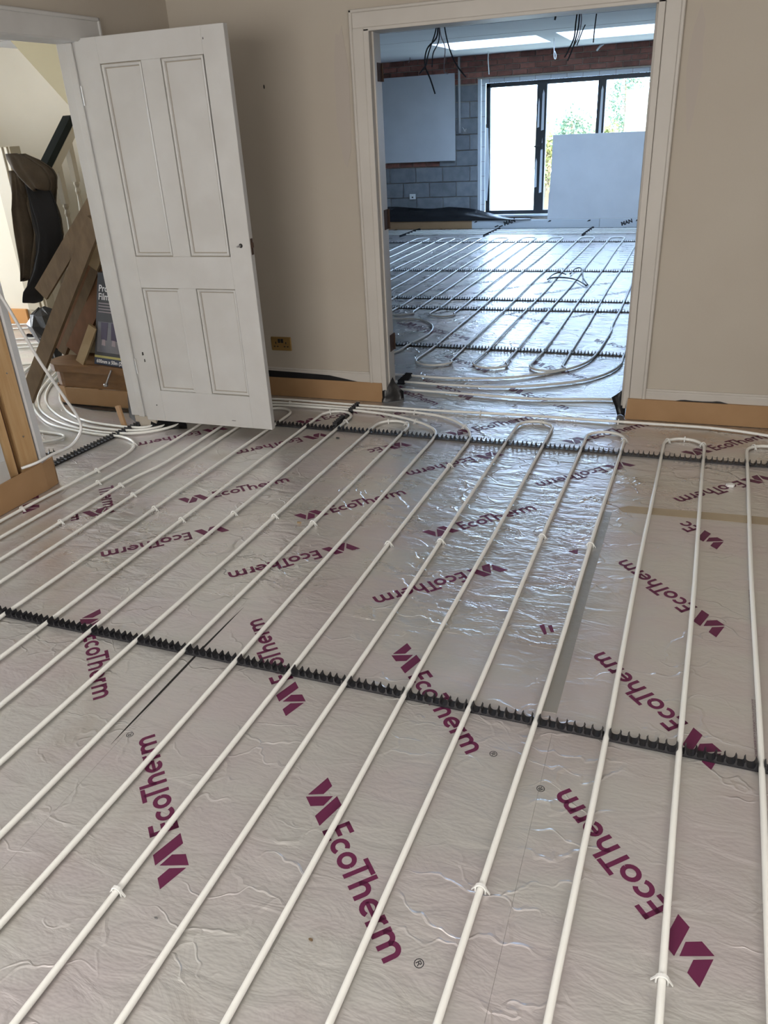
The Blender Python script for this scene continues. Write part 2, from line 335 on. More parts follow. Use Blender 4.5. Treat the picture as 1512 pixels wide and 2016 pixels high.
# skirting left of / right of the opening
MB().prism([(4.47, .10), (4.454, .10), (4.454, .172), (4.458, .178), (4.456, .184), (4.462, .192), (4.47, .192)], YZ, -2.87, -1.768).build('baseboard_back', 'trim_paint', label='painted skirting board left of the wide opening', cat='skirting', kind='structure')
MB().prism([(4.47, .10), (4.454, .10), (4.454, .163), (4.458, .169), (4.456, .174), (4.462, .182), (4.47, .182)], YZ, -0.103, 1.75).build('baseboard_right', 'trim_paint', label='painted skirting board right of the wide opening', cat='skirting', kind='structure')

# --- left wall with the doorway to the hall, lining stripped on the near side
wl = thing('wall_left', (-2.96, 2.5, 0), 'cream left wall with doorway to the hall and exposed studs', 'wall', kind='structure')
def lwall(y0, y1, z0, z1, name, m, d0=0.0, d1=0.15):
    return MB().hexa([(xl(y0) - d1, y0, z0), (xl(y0) - d0, y0, z0), (xl(y1) - d0, y1, z0), (xl(y1) - d1, y1, z0), (xl(y0) - d1, y0, z1), (xl(y0) - d0, y0, z1), (xl(y1) - d0, y1, z1), (xl(y1) - d1, y1, z1)]).build(name, m, wl)
lwall(-1.9, 2.62, 0.0, 2.5, 'plasterboard_face', 'plasterboard')
lwall(2.62, 2.86, 0.0, 2.5, 'hall_board', 'plasterboard', 0.115, 0.15)
lwall(2.622, 2.675, 0.02, 2.1, 'stud', 'pine', 0.004, 0.10)
lwall(2.675, 2.716, 0.02, 2.1, 'stud', 'stud_red', 0.045, 0.10)
lwall(2.716, 2.820, 0.02, 2.1, 'stud', 'pine', 0.014, 0.11)
lwall(2.820, 2.832, 0.02, 2.1, 'packer', 'stud_red', 0.03, 0.11)
lwall(2.832, 2.866, 0.06, 2.06, 'lining_edge', 'plasterboard', 0.002, 0.15)
lwall(2.62, 2.87, 2.1, 2.5, 'plaster_over', 'cream_plaster')
lwall(2.87, 3.735, 2.045, 2.5, 'plaster_head', 'cream_plaster')
lwall(3.735, 4.47, 0.0, 2.5, 'plaster_far', 'cream_plaster')
for yy, zz in ((2.775, 0.62), (2.77, 0.30), (2.78, 0.95)):
    s_ = MB().lathe([(0.004, 0), (0.004, 0.002), (0.001, 0.003)], 0, 0, 8).build('screw_head', 'steel', wl); s_.data.transform(Matrix.Translation((xl(yy) - 0.013, yy, zz)) @ Matrix.Rotation(math.pi / 2, 4, 'Y'))
t2 = thing('trim_2', (-2.9, 3.75, 0.1), 'white painted architrave and lining of the hall doorway', 'door frame', kind='structure')
def ltrim(y0, y1, z0, z1, d0, d1, name, c=0.004):
    me = MB().bbox(-d1, -d0, y0, y1, z0, z1, c)
    me.v = [(x + xl(y_), y_, z_) for x, y_, z_ in me.v]; return me.build(name, 'white_paint', t2)
ltrim(2.60, 3.845, 2.035, 2.125, -0.018, 0.0, 'architrave_head'); ltrim(2.60, 3.86, 2.122, 2.14, -0.024, 0.0, 'architrave_bead')
ltrim(3.745, 3.845, 0.09, 2.05, -0.018, 0.0, 'architrave_leg'); ltrim(3.842, 3.86, 0.09, 2.14, -0.024, 0.0, 'architrave_bead')
ltrim(3.715, 3.748, 0.075, 2.04, -0.008, 0.155, 'lining_post'); ltrim(3.700, 3.717, 0.075, 2.03, 0.05, 0.09, 'door_stop')
ltrim(2.862, 3.735, 2.03, 2.052, -0.008, 0.155, 'lining_head')
MB().hexa([(xl(-1.9), -1.9, 0.13), (xl(-1.9) + 0.015, -1.9, 0.13), (xl(2.61) + 0.015, 2.61, 0.13), (xl(2.61), 2.61, 0.13), (xl(-1.9), -1.9, 0.235), (xl(-1.9) + 0.012, -1.9, 0.235), (xl(2.61) + 0.012, 2.61, 0.235), (xl(2.61), 2.61, 0.235)]).build('baseboard_left', 'white_paint', label='white skirting board on the left wall beside bare studs', cat='skirting', kind='structure')

# --- rest of the room, behind and beside the camera
MB().box(1.75, 1.9, -2.0, -.6, 0, 2.5).box(1.75, 1.9, 1.0, 4.47, 0, 2.5).box(1.75, 1.9, -.6, 1.0, 0, .85).box(1.75, 1.9, -.6, 1.0, 2.15, 2.5).build('wall_right', 'cream_plaster', label='plain cream right wall', cat='wall', kind='structure')
wr = thing('wall_rear', (-1.65, -2.0, 0), 'rear wall with wide window', 'wall', kind='structure')
MB().box(-3.3, -2.7, -2.1, -1.9, 0, 2.5).box(0.0, 1.9, -2.1, -1.9, 0, 2.5).build('plaster_side', 'cream_plaster', wr)
MB().box(-2.7, 0.0, -2.1, -1.9, 0, 0.55).box(-2.7, 0.0, -2.1, -1.9, 2.25, 2.5).build('plaster_band', 'cream_plaster', wr)
w3 = thing('window_3', (-1.65, -2.0, 0.55), 'white window in the rear wall', 'window', kind='structure')
MB().box(-2.7, -2.64, -2.06, -1.98, .55, 2.25).box(-.06, 0, -2.06, -1.98, .55, 2.25).box(-2.64, -.06, -2.06, -1.98, .55, .61).box(-2.64, -.06, -2.06, -1.98, 2.19, 2.25).box(-1.38, -1.32, -2.06, -1.98, .61, 2.19).build('window_frame', 'white_paint', w3)
MB().box(-2.69, -.01, -1.965, -1.955, .56, 2.24).build('roller_blind', 'white_ceiling', w3)  # unseen opaque blind, added to keep sky light out of the room
w2 = thing('window_2', (1.82, .2, .85), 'white window with drawn blind in the right wall', 'window', kind='structure')  # unseen window, added as a setting for the right fill light
MB().box(1.80, 1.86, -.6, -.54, .85, 2.15).box(1.80, 1.86, .94, 1.0, .85, 2.15).box(1.80, 1.86, -.54, .94, .85, .91).box(1.80, 1.86, -.54, .94, 2.09, 2.15).build('window_frame', 'white_paint', w2)
MB().box(1.775, 1.785, -.59, .99, .86, 2.14).build('roller_blind', 'white_ceiling', w2)  # unseen blind added behind the right fill light
MB().box(-3.3, 1.9, -2.1, 4.62, 2.5, 2.6).build('ceiling', 'white_ceiling', label='plain white ceiling of the near room', cat='ceiling', kind='structure')

# --- door leaf standing open
d1 = thing('door_1', (-2.93, 3.695, 0.062), 'white four panel door standing open into the room', 'door', kind='structure')
DY0, DY1 = 3.695, 3.731
def dbox(x0, x1, z0, z1, name): MB().bbox(x0, x1, DY0, DY1, z0, z1, 0.0015).build(name, 'white_paint', d1)
ZB, ZT = 0.062, 2.043; XH, XF = -2.93, -2.085
PAN = [(-2.80, -2.56, 1.012, 1.927), (-2.449, -2.212, 1.012, 1.929), (-2.80, -2.556, 0.25, 0.845), (-2.449, -2.206, 0.253, 0.845)]
dbox(XH, -2.80, ZB, ZT, 'stile'); dbox(-2.208, XF, ZB, ZT, 'stile'); dbox(-2.56, -2.449, 0.252, 0.845, 'muntin'); dbox(-2.56, -2.449, 1.012, 1.927, 'muntin')
dbox(-2.80, -2.208, 1.927, ZT, 'top_rail'); dbox(-2.80, -2.208, 0.845, 1.012, 'lock_rail'); dbox(-2.80, -2.208, ZB, 0.252, 'bottom_rail')
for x0, x1, z0, z1 in PAN:
    pn = MB().box(x0, x1, DY0 + 0.014, DY1 - 0.014, z0, z1).build('panel', 'white_paint', d1)
    def ring(mb, prof, yf, sg):      # mitred frame of a profile (offset from the opening edge, depth below the face)
        for (a, da), (b, db) in zip(prof[:-1], prof[1:]):
            o4 = [(x0 + a, z0 + a), (x1 - a, z0 + a), (x1 - a, z1 - a), (x0 + a, z1 - a)]; i4 = [(x0 + b, z0 + b), (x1 - b, z0 + b), (x1 - b, z1 - b), (x0 + b, z1 - b)]
            for k in range(4):
                j = (k + 1) % 4; p = [(o4[k][0], yf + sg * da, o4[k][1]), (o4[j][0], yf + sg * da, o4[j][1]), (i4[j][0], yf + sg * db, i4[j][1]), (i4[k][0], yf + sg * db, i4[k][1])]
                mb.poly(p if sg > 0 else p[::-1])
        return mb
    for yf, sg in ((DY0, 1), (DY1, -1)):
        ring(MB(), [(0.0, 0.0), (0.0004, 0.009), (0.0032, 0.009), (0.0045, 0.003), (0.009, 0.0012), (0.015, 0.004), (0.0175, 0.0085), (0.0185, 0.0138), (0.0215, 0.0142)], yf, sg).build('panel_moulding', 'white_paint', pn)
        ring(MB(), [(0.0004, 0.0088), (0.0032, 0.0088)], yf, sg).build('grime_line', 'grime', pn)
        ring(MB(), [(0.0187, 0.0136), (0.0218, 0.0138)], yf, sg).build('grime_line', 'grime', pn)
MB().tube([(-2.139, 3.70, 1.067), (-2.139, 3.655, 1.067)], 0.0045, 8).build('handle_spindle', 'steel', d1)
MB().prism([(0.011 * math.cos(i * math.pi / 5), 0.011 * math.sin(i * math.pi / 5)) for i in range(10)], lambda u, v, w: (-2.139 + u, w, 1.067 + v), 3.6935, 3.6955).build('spindle_hole', 'dark_slot', d1)
MB().bbox(-2.0855, -2.083, 3.702, 3.724, 1.02, 1.10, 0.001).bbox(-2.084, -2.076, 3.707, 3.719, 1.055, 1.08, 0.002).build('latch_plate', 'rust', d1)
for z in (0.35, 1.75): MB().tube([(-2.934, 3.692, z), (-2.934, 3.692, z + 0.09)], 0.005, 8).build('hinge', 'white_paint', d1)
for (x, z, w, h) in ((-2.875, 0.47, .012, .022), (-2.87, 0.43, .008, .02), (-2.868, -0.30, .03, .004), (-2.845, 0.16, .008, .008), (-2.2, 1.99, .004, .01), (-2.33, .10, .03, .003)):
    MB().prism([(-w / 2, -h / 2), (w / 2, -h / 3), (w / 3, h / 2), (-w / 3, h / 2.5)], lambda u, v, q: (x + u, q, z + v), 3.6942, 3.6955).build('scuff', 'dark_slot', d1)

# ================================================================== EXTENSION
wf = thing('wall_far', (-2, 13.1, 0), 'unfinished far wall of brick courses over grey blocks', 'wall', kind='structure')
MB().box(-6.4, -3.17, 13.115, 13.4, 0, 2.75).build('backing', 'mortar', wf)
MB().box(-3.17, 0.75, 13.115, 13.4, 2.125, 2.75).build('backing_over', 'mortar', wf)
MB().box(-3.17, 0.75, 13.115, 13.4, 0, 0.19).build('backing_under', 'mortar', wf)
MB().box(0.75, 1.4, 13.115, 13.4, 0, 2.75).build('backing_side', 'mortar', wf)
CACHE = {}
def piece(name, m, w, h, x, z, tilt=0.0):
    key = (m, round(w, 3), round(h, 3))
    if key not in CACHE: CACHE[key] = MB().bbox(-w / 2, w / 2, 0, 0.03, -h / 2, h / 2, 0.004).mesh(name, m)
    put(name, CACHE[key], wf, (x, 13.096 + random.uniform(-.003, .003), z))
rb = random.Random(3)
for c in range(5):
    z = 2.435 - 0.075 * c - 0.0325; x = -5.0 + (0.1125 if c % 2 else 0)
    while x < 0.7:
        x0, x1 = x, x + 0.215
        if c == 4: x1 = min(x1, -3.17)
        if x1 - x0 > 0.03: piece('brick', 'brick', x1 - x0, 0.065, (x0 + x1) / 2, z)
        x += 0.225
x = -4.905
while x < -3.8: piece('brick', 'brick', 0.215, 0.065, x + 0.1075, 0.9725); x += 0.225
rows = [(0.035, 0), (0.26, 1), (0.485, 0), (0.71, 1), (0.935, 0), (1.16, 1), (1.385, 0), (1.61, 1), (1.835, 0)]
for z0, odd in rows:
    x = -4.64 - 0.45 + (0 if odd else 0.225) - 0.0
    while x < -3.2:
        x0, x1 = x + 0.005, min(x + 0.445, -3.172)
        if z0 == 0.935 and x1 < -3.7: x += 0.45; continue
        if z0 == 0.935 and x0 < -3.79: x0 = -3.785
        if x1 - x0 > 0.04: piece('block', 'block', x1 - x0, 0.215, (x0 + x1) / 2, z0 + 0.1075)
        x += 0.45
# patio doors
w1 = thing('window_1', (-1.2, 13.25, 0.2), 'dark framed glazed patio doors', 'window', kind='structure')
MB().bbox(-3.06, -2.995, 13.20, 13.30, .2, 2.06, .004).bbox(0.62, 0.69, 13.20, 13.30, .2, 2.06, .004).bbox(-3.06, 0.69, 13.20, 13.30, 2.0, 2.06, .004).bbox(-3.06, 0.69, 13.20, 13.30, .19, .25, .004).build('frame', 'aluminium_dark', w1)
for x0, x1 in ((-2.285, -2.135), (-1.40, -1.285), (-0.62, -0.5)): MB().bbox(x0, x1, 13.19, 13.30, .24, 2.02, .005).build('mullion', 'aluminium_dark', w1)
for x0, x1 in ((-2.995, -2.285), (-2.135, -1.40), (-1.285, -0.62), (-0.5, .62)): MB().box(x0, x1, 13.245, 13.251, .25, 2.0).build('pane', 'pane_glass', w1)
MB().bbox(-2.30, -2.18, 13.165, 13.178, 1.155, 1.175, .004).bbox(-2.20, -2.175, 13.17, 13.195, 1.12, 1.21, .003).build('handle', 'aluminium_dark', w1)
for x0, x1, z0, z1 in ((-2.265, -2.235, 1.42, 1.82), (-2.205, -2.165, 1.38, 1.93), (-2.19, -2.175, 1.12, 1.28), (-2.205, -2.165, 0.5, 1.16), (-2.28, -2.245, 0.58, 1.0), (-1.355, -1.315, 1.2, 1.93)):
    MB().prism([(x0, z0), (x1, z0 + .01), (x1 - .004, z1 - .05), ((x0 + x1) / 2, z1), (x0 + .004, z1 - .06)], XZ, 13.185, 13.1885).build('protective_tape', 'tape_white', w1)
t3 = thing('trim_3', (-1.2, 13.12, 0.2), 'pale cavity closers framing the patio doors', 'trim', kind='structure')
mb = MB(); mb.bbox(-3.165, -3.115, 13.09, 13.12, .25, 2.12, .006)
mb.build('closer_side', 'tape_white', t3); MB().bbox(-3.115, -3.06, 13.13, 13.20, .25, 2.06, .004).build('closer_side', 'tape_white', t3)
z = 0.35
while z < 2.05: MB().box(-3.114, -3.061, 13.1285, 13.131, z, z + .006).build('closer_seam', 'print_grey', t3); z += .21
MB().bbox(-3.115, .7, 13.13, 13.20, 2.06, 2.122, .004).build('closer_head', 'tape_white', t3)
x = -3.0
while x < .6: MB().box(x, x + .006, 13.1285, 13.131, 2.065, 2.118).build('closer_seam', 'print_grey', t3); x += .23
MB().bbox(-3.17, .75, 13.085, 13.13, 2.122, 2.136, .003).build('lintel_edge', 'mortar', t3)
MB().bbox(-3.06, .7, 13.10, 13.21, .165, .195, .003).build('sill', 'tape_white', t3)
MB().prism([(-3.06, .41), (-3.03, .40), (-3.0, .8), (-3.004, 1.0), (-3.02, 1.45), (-3.055, 1.46)], XZ, 13.186, 13.19).build('loose_tape', 'tape_white', t3)
# ceiling with two light wells
ce = thing('ceiling_far', (-1.5, 9, 2.44), 'white plasterboard ceiling with two roof light wells', 'ceiling', kind='structure')
S1 = (-3.2, -1.9, 10.76, 11.9); S2 = (-1.65, -0.30, 10.65, 11.92)
for x0, x1, y0, y1 in ((-6.4, 1.4, 4.62, 10.65), (-6.4, 1.4, 11.92, 13.4), (-6.4, -3.2, 10.65, 11.92), (-1.9, -1.65, 10.65, 11.92), (-0.30, 1.4, 10.65, 11.92), (-3.2, -1.9, 10.65, 10.76), (-3.2, -1.9, 11.9, 11.92)):
    MB().box(x0, x1, y0, y1, 2.44, 2.52).build('ceiling_sheet', 'white_ceiling', ce)
for i, (x0, x1, y0, y1) in enumerate((S1, S2)):
    t = .03
    MB().box(x0 - t, x0, y0 - t, y1 + t, 2.52, 3.0).box(x1, x1 + t, y0 - t, y1 + t, 2.52, 3.0).box(x0, x1, y0 - t, y0, 2.52, 3.0).box(x0, x1, y1, y1 + t, 2.52, 3.0).build('light_well', 'white_ceiling', ce)
    wn = thing('window_%d' % (4 + i), ((x0 + x1) / 2, (y0 + y1) / 2, 3.0), ('left' if i == 0 else 'right') + ' roof light over the extension', 'roof light', kind='structure')
    MB().box(x0 - .05, x1 + .05, y0 - .05, y0, 3.0, 3.06).box(x0 - .05, x1 + .05, y1, y1 + .05, 3.0, 3.06).box(x0 - .05, x0, y0, y1, 3.0, 3.06).box(x1, x1 + .05, y0, y1, 3.0, 3.06).build('frame', 'white_ceiling', wn)
    MB().box(x0, x1, y0, y1, 3.02, 3.026).build('pane', 'pane_glass', wn)
MB().box(-6.4, 1.4, 4.62, 10.55, 2.6, 2.66).box(-6.4, 1.4, 12.0, 13.4, 2.6, 2.66).build('roof', 'concrete', label='flat roof above the extension', cat='roof', kind='structure')
for y in (6.6, 7.8, 9.0, 10.2):
    MB().box(-6.3, 1.3, y, y + .004, 2.4385, 2.441).build('sheet_joint', 'print_grey', ce)
MB().box(1.2, 1.4, 4.62, 13.4, 0, 2.6).build('wall_extension_right', 'plasterboard', label='right wall of the extension', cat='wall', kind='structure')
MB().box(-3.038, -2.98, 4.62, 7.502, 0, 2.6).box(-6.4, -3.0, 7.502, 7.6, 0, 2.6).box(-6.4, -6.2, 7.6, 13.4, 0, 2.6).build('wall_extension_left', 'plasterboard', label='left wall of the extension', cat='wall', kind='structure')

# ================================================================== HALL
MB().box(-8.2, -3.0, 7.4, 7.5, 0, 4.2).build('wall_hall_end', 'hall_plaster', label='bright cream end wall of the hall', cat='wall', kind='structure')
MB().box(-8.2, -8.0, 2.0, 7.5, 0, 0.8).box(-8.2, -8.0, 2.0, 7.5, 2.4, 4.2).box(-8.2, -8.0, 2.0, 3.3, .8, 2.4).box(-8.2, -8.0, 4.7, 7.5, .8, 2.4).build('wall_hall_left', 'hall_plaster', label='left wall of the hall', cat='wall', kind='structure')
MB().box(-8.2, -3.1, 2.0, 2.1, 0, 4.2).build('wall_hall_near', 'hall_plaster', label='near wall of the hall', cat='wall', kind='structure')
MB().box(-3.14, -3.04, 4.62, 7.4, 0, 4.19).build('wall_stair', 'hall_plaster', label='wall along the staircase', cat='wall', kind='structure')
MB().box(-8.2, -3.0, 2.0, 7.5, 4.2, 4.3).build('ceiling_hall', 'white_ceiling', label='high ceiling over the stairwell', cat='ceiling', kind='structure')
MB().box(-3.2, -3.05, 2.0, 4.62, 2.5, 4.2).build('wall_hall_upper', 'hall_plaster', label='wall above the hall doorway', cat='wall', kind='structure')
hp = thing('wall_hall_partition', (-6.6, 6.1, 0), 'hall partition ending in a moulded door frame', 'wall', kind='structure')
MB().box(-8.0, -5.93, 6.05, 6.17, 0.0, 1.56).build('plaster', 'hall_plaster', hp)
MB().bbox(-5.93, -5.80, 6.03, 6.05, .14, 1.58, .004).bbox(-5.80, -5.77, 6.02, 6.05, .14, 1.58, .006).bbox(-5.77, -5.73, 6.035, 6.06, .14, 1.58, .004).bbox(-5.93, -5.71, 6.05, 6.18, .06, 1.58, .004).build('architrave_leg', 'baluster_paint', hp)
MB().prism([(-6.35, 2.95), (-4.6, 1.02), (-4.1, 1.02), (-5.85, 2.95)], XZ, 6.55, 7.35).build('stair_soffit', 'olive_soffit', label='sloping olive underside of the upper flight', cat='stair soffit', kind='structure')

# ================================================================== PRINT ON THE BOARDS
H = 0.0737; ST = 0.165
def stroke(mb, pts, w=ST):
    n = len(pts); L_, R_ = [], []
    for i in range(n):
        a = Vector(pts[max(i - 1, 0)]); b = Vector(pts[min(i + 1, n - 1)]); t = (b - a).normalized(); q = Vector((-t.y, t.x)) * w / 2; p = Vector(pts[i])
        L_.append(p + q); R_.append(p - q)
    for i in range(n - 1): mb.poly([(v.x * H, v.y * H, 0) for v in (R_[i], R_[i + 1], L_[i + 1], L_[i])])
def arc(cx, cy, r, a0, a1, n=14): return [(cx + r * math.cos(math.radians(a0 + (a1 - a0) * i / n)), cy + r * math.sin(math.radians(a0 + (a1 - a0) * i / n))) for i in range(n + 1)]
GLY = {
 'A': lambda mb: mb.poly([(x * H, y_ * H, 0) for x, y_ in ((-2.23, 1.03), (-1.78, .097), (-1.55, .615), (-1.765, 1.03))]),
 'B': lambda mb: mb.poly([(x * H, y_ * H, 0) for x, y_ in ((-1.72, 0), (-1.23, 0), (-1.04, .43), (-1.30, .89))]),
 'C': lambda mb: mb.poly([(x * H, y_ * H, 0) for x, y_ in ((-1.236, 1.02), (-.741, 0), (-.262, 0), (-.776, 1.02))]),
 'E': lambda mb: [stroke(mb, [(.085, 0), (.085, 1)]), stroke(mb, [(0, .085), (.5, .085)]), stroke(mb, [(0, .5), (.46, .5)]), stroke(mb, [(0, .915), (.5, .915)])],
 'c': lambda mb: stroke(mb, arc(.87, .335, .25, 48, 312)),
 'o': lambda mb: stroke(mb, arc(1.475, .335, .25, 0, 360, 20)),
 'T': lambda mb: [stroke(mb, [(2.01, 0), (2.01, .9)]), stroke(mb, [(1.68, .915), (2.35, .915)])],
 'h': lambda mb: [stroke(mb, [(2.47, 0), (2.47, 1.0)]), stroke(mb, arc(2.685, .37, .215, 180, 0, 10) + [(2.90, 0)])],
 'e': lambda mb: [stroke(mb, arc(3.41, .335, .25, 0, 312, 16)), stroke(mb, [(3.17, .335), (3.73, .335)], .13)],
 'r': lambda mb: [stroke(mb, [(3.88, 0), (3.88, .66)]), stroke(mb, arc(4.09, .375, .21, 180, 85, 8))],
 'm': lambda mb: [stroke(mb, [(4.32, 0), (4.32, .66)]), stroke(mb, arc(4.525, .38, .205, 180, 0, 10) + [(4.73, 0)]), stroke(mb, arc(4.935, .38, .205, 180, 0, 10) + [(5.14, 0)])],
}
LOGO = {}
REG = None
def logo_mesh(which, m):
    if (which, m) not in LOGO:
        mb = MB()
        for ch in which: GLY[ch](mb)
        me = mb.mesh('printed_name', m); me.transform(Matrix.Translation((2.23 * H, -1.03 * H, 0))); LOGO[(which, m)] = me
    return LOGO[(which, m)]
ALL = 'ABCEcoTherm'
def logo(x, y, ang, which=ALL, m='print_purple', reg=False):
    bd = board_at(x + .2 * math.cos(math.radians(ang)), y + .2 * math.sin(math.radians(ang)))
    put('printed_name', logo_mesh(which, m), bd, (x, y, 0.0006), math.radians(ang))
    if reg:
        global REG
        if REG is None: REG = text_mesh('\u00ae', 0.030, 'print_black')
        o = put('registered_mark', REG, bd, (x, y, 0.0006), math.radians(ang)); c, s = math.cos(math.radians(ang)), math.sin(math.radians(ang)); lx, ly = (2.23 + 5.5) * H, -.25 * H
        o.location = (x + c * lx - s * ly, y + s * lx + c * ly, 0.0006)
K = 7.9
for (x, y, a, w, rg) in [(-.754, 1.408, -54.3, ALL, 1), (.195, 1.107, 125.2, ALL, 1), (-.996, .967, 125.8, ALL, 1), (-.737, 2.051, -54.4, ALL, 1), (-1.928, 1.94, -54.2, ALL, 0),
        (-.976, 1.599, 125.2, ALL, 0), (-1.766, 2.635, -144.6, ALL, 0), (-1.137, 2.63, -144.3, ALL, 0), (-2.187, 2.867, 35.5, ALL, 0), (-1.549, 2.845, 38.0, ALL, 0), (-.929, 2.836, 37.0, ALL, 0),
        (-.506, 2.615, -144.1, ALL, 0), (-.099, 3.777, -144.1, ALL, 0), (-.76, 3.765, -143.0, ALL, 0), (-1.28, 3.79, -143.0, 'ABCEc', 0), (-1.788, 3.829, -142.0, ALL, 0), (-2.44, 3.80, -142.5, ALL, 0),
        (-2.10, 4.01, 36.5, ALL, 0), (-1.86, 4.02, 36.5, 'Therm', 0), (-1.153, 4.015, 37.0, ALL, 0), (-.504, 4.028, 37.5, ALL, 0), (.108, 4.002, 35.5, ALL, 0), (.535, 3.755, -144.3, ALL, 0),
        (.262, 2.985, 125.4, 'ABCEc', 0), (.249, 2.363, 125.5, ALL, 0), (.225, 1.733, 125.7, ALL, 0), (-2.41, 2.67, -143.5, 'ABCE', 0), (-.74, .72, -54.3, ALL, 0), (-2.845, 2.535, 125.0, ALL, 0), (-2.815, 3.14, -54.5, 'Therm', 0)]:
    logo(x, y, a + K, w, reg=bool(rg))
for (x, y, a, w) in [(-1.17, 4.60, 134.5, ALL), (-.95, 4.93, -45, ALL), (-.91, 5.56, -46, ALL), (-1.2, 5.20, 133, ALL), (-1.75, 4.85, -45, ALL), (-1.55, 6.05, 135, ALL), (-.55, 6.25, -45, ALL), (-1.0, 6.65, 135, ALL), (-1.9, 6.2, 135, ALL), (-2.2, 6.6, -45, ALL)]:
    logo(x, y, a + K, w)
for i in range(7):
    for j in range(4): logo(-2.9 + .62 * i + (.31 if j % 2 else 0) - .2 * (j > 1), 7.3 + .62 * j, (-144, 36)[j % 2] + K, m='print_grey')
# scraps of print at cut edges, guide dashes on the far boards, the small warning lines
MB().prism([(-.30, 2.822), (-.262, 2.81), (-.265, 2.848)], XY, .0004, .0008).build('print_scrap', 'print_purple', floor)
MB().prism([(-.325, 2.275), (-.31, 2.285), (-.292, 2.232), (-.30, 2.225)], XY, .0004, .0008).prism([(-.296, 2.28), (-.284, 2.288), (-.27, 2.25), (-.28, 2.244)], XY, .0004, .0008).build('print_scrap', 'print_purple', floor)
DASH = MB().prism([(-.1, -.008), (.1, -.008), (.1, .008), (-.1, .008)], XY, 0, .0005).mesh('guide_dash', 'print_black')
for x0 in (-1.74, -1.16, -.58):
    for j in range(10):
        yy = 9.65 + j * .17; put('guide_dash', DASH, board_at(x0, yy), (x0 - (yy - 9.6) * .03 + random.uniform(-.03, .03), yy, .0004))
WARN = text_mesh('WARNING : DO NOT STAND ON UNSUPPORTED BOARDS. IT IS NOT SAFE TO\nDO SO UNLESS IT IS FULLY SUPPORTED BY A LOAD BEARING SURFACE', 0.0078, 'print_purple')
for (x, y, r) in ((-.888, 1.062, 88), (.372, 2.70, -91), (.349, 2.066, -91)):
    o = put('warning_print', WARN, board_at(x, y), (x, y, .0006), math.radians(r))

# ================================================================== RAILS
def rail_profile():
    pts = [(-.0255, 0), (.0255, 0), (.0255, .004), (.0200, .0048), (.0158, .0085), (.0134, .016), (.0128, .0255), (.0114, .0295), (.0098, .0235), (.0085, .0225), (.0092, .017), (.0088, .009), (.006, .0055)]
    left = [(-x, z) for x, z in pts[2:]][::-1]
    return [(x, z * .85) for x, z in pts + left]
TOOTH = {}
def rail(name, a, b, label, nteeth_objects=True, w=.03, first=0.0, skip=()):
    a, b = Vector((*a, 0)), Vector((*b, 0)); d = (b - a); Ln = d.length; u = d.normalized(); ang = math.atan2(u.y, u.x)
    t = thing(name, (a.x, a.y, 0.0), label, 'pipe rail', 'black pipe rails')
    n = Vector((-u.y, u.x, 0))
    MB().hexa([a - n * w / 2 + Vector((0, 0, .0002)), b - n * w / 2 + Vector((0, 0, .0002)), b + n * w / 2 + Vector((0, 0, .0002)), a + n * w / 2 + Vector((0, 0, .0002)), a - n * w / 2 + Vector((0, 0, .003)), b - n * w / 2 + Vector((0, 0, .003)), b + n * w / 2 + Vector((0, 0, .003)), a + n * w / 2 + Vector((0, 0, .003))]).build('base_strip', 'rail_black', t)
    if w not in TOOTH: TOOTH[w] = MB().prism(rail_profile(), lambda p, z, q: (p, q, z + .003), w / 2 - .001, -w / 2 + .001).mesh('pipe_cradle', 'rail_black')
    k = first if first else .025
    if nteeth_objects:
        while k < Ln:
            p = a + u * k
            if not any(lo < p.y < hi for lo, hi in skip): put('pipe_cradle', TOOTH[w], t, (p.x, p.y, 0), ang)
            k += .05
    else:
        mb = MB(); pr = rail_profile()
        while k < Ln:
            p = a + u * k; mb.prism(pr, lambda s, z, q: (p.x + u.x * s - u.y * q, p.y + u.y * s + u.x * q, z + .003), w / 2 - .001, -w / 2 + .001); k += .05
        mb.build('pipe_cradles', 'rail_black', t, kind='stuff')
    return t
def nr(x): return 1.8084 - .0130 * (x + 2.253)
def fr(x): return 3.9219 - .0088 * (x + 2.183)
rail('pipe_rail', (-2.703, nr(-2.703)), (.80, nr(.8)), 'long black toothed rail crossing the floor nearest the camera', first=.05)
rail('pipe_rail', (-2.208, fr(-2.208)), (.80, fr(.8)), 'black toothed rail under the pipe bends near the wide opening', first=.025)
rail('pipe_rail', (-1.822, 3.96), (-1.822, 4.39), 'short black rail inside a pipe bend pointing at the back wall', first=.031, skip=((4.10, 4.22),))
rail('pipe_rail', (-3.125, 3.07), (-3.035, 3.76), 'short black rail lying in the hall doorway', first=.0045)
rail('pipe_rail', (-2.35, 5.835), (.15, 5.765), 'nearest black rail on the extension floor')
rail('pipe_rail', (-2.9, 7.135), (.15, 7.21), 'second black rail from the doorway on the extension floor', False)
rail('pipe_rail', (-3.0, 7.60), (.15, 7.592), 'third black rail from the doorway on the extension floor', False)
rail('pipe_rail', (-3.6, 9.14), (.15, 9.215), 'fourth black rail, halfway across the extension floor', False)
rail('pipe_rail', (-4.5, 11.437), (.15, 11.47), 'farthest long black rail on the extension floor', False)
for i, (x, lab) in enumerate(((-4.12, 'leftmost'), (-2.79, 'middle'), (-1.34, 'rightmost'))):
    rail('pipe_rail', (x - .03, 12.07), (x + .03, 12.92), lab + ' short black rail at the foot of the far wall', False)
rail('pipe_rail', (-1.70, 4.835), (-1.70, 5.04), 'tiny black rail piece just inside the opening, beside the frame', w=.05, first=.025)
rail('pipe_rail', (-3.42, 3.06), (-3.24, 3.24), 'black rail offcut behind the bare stud in the hall')
rail('pipe_rail', (-4.4, 4.75), (-3.95, 4.62), 'black rail on the hall floor nearest the plank foot', False)
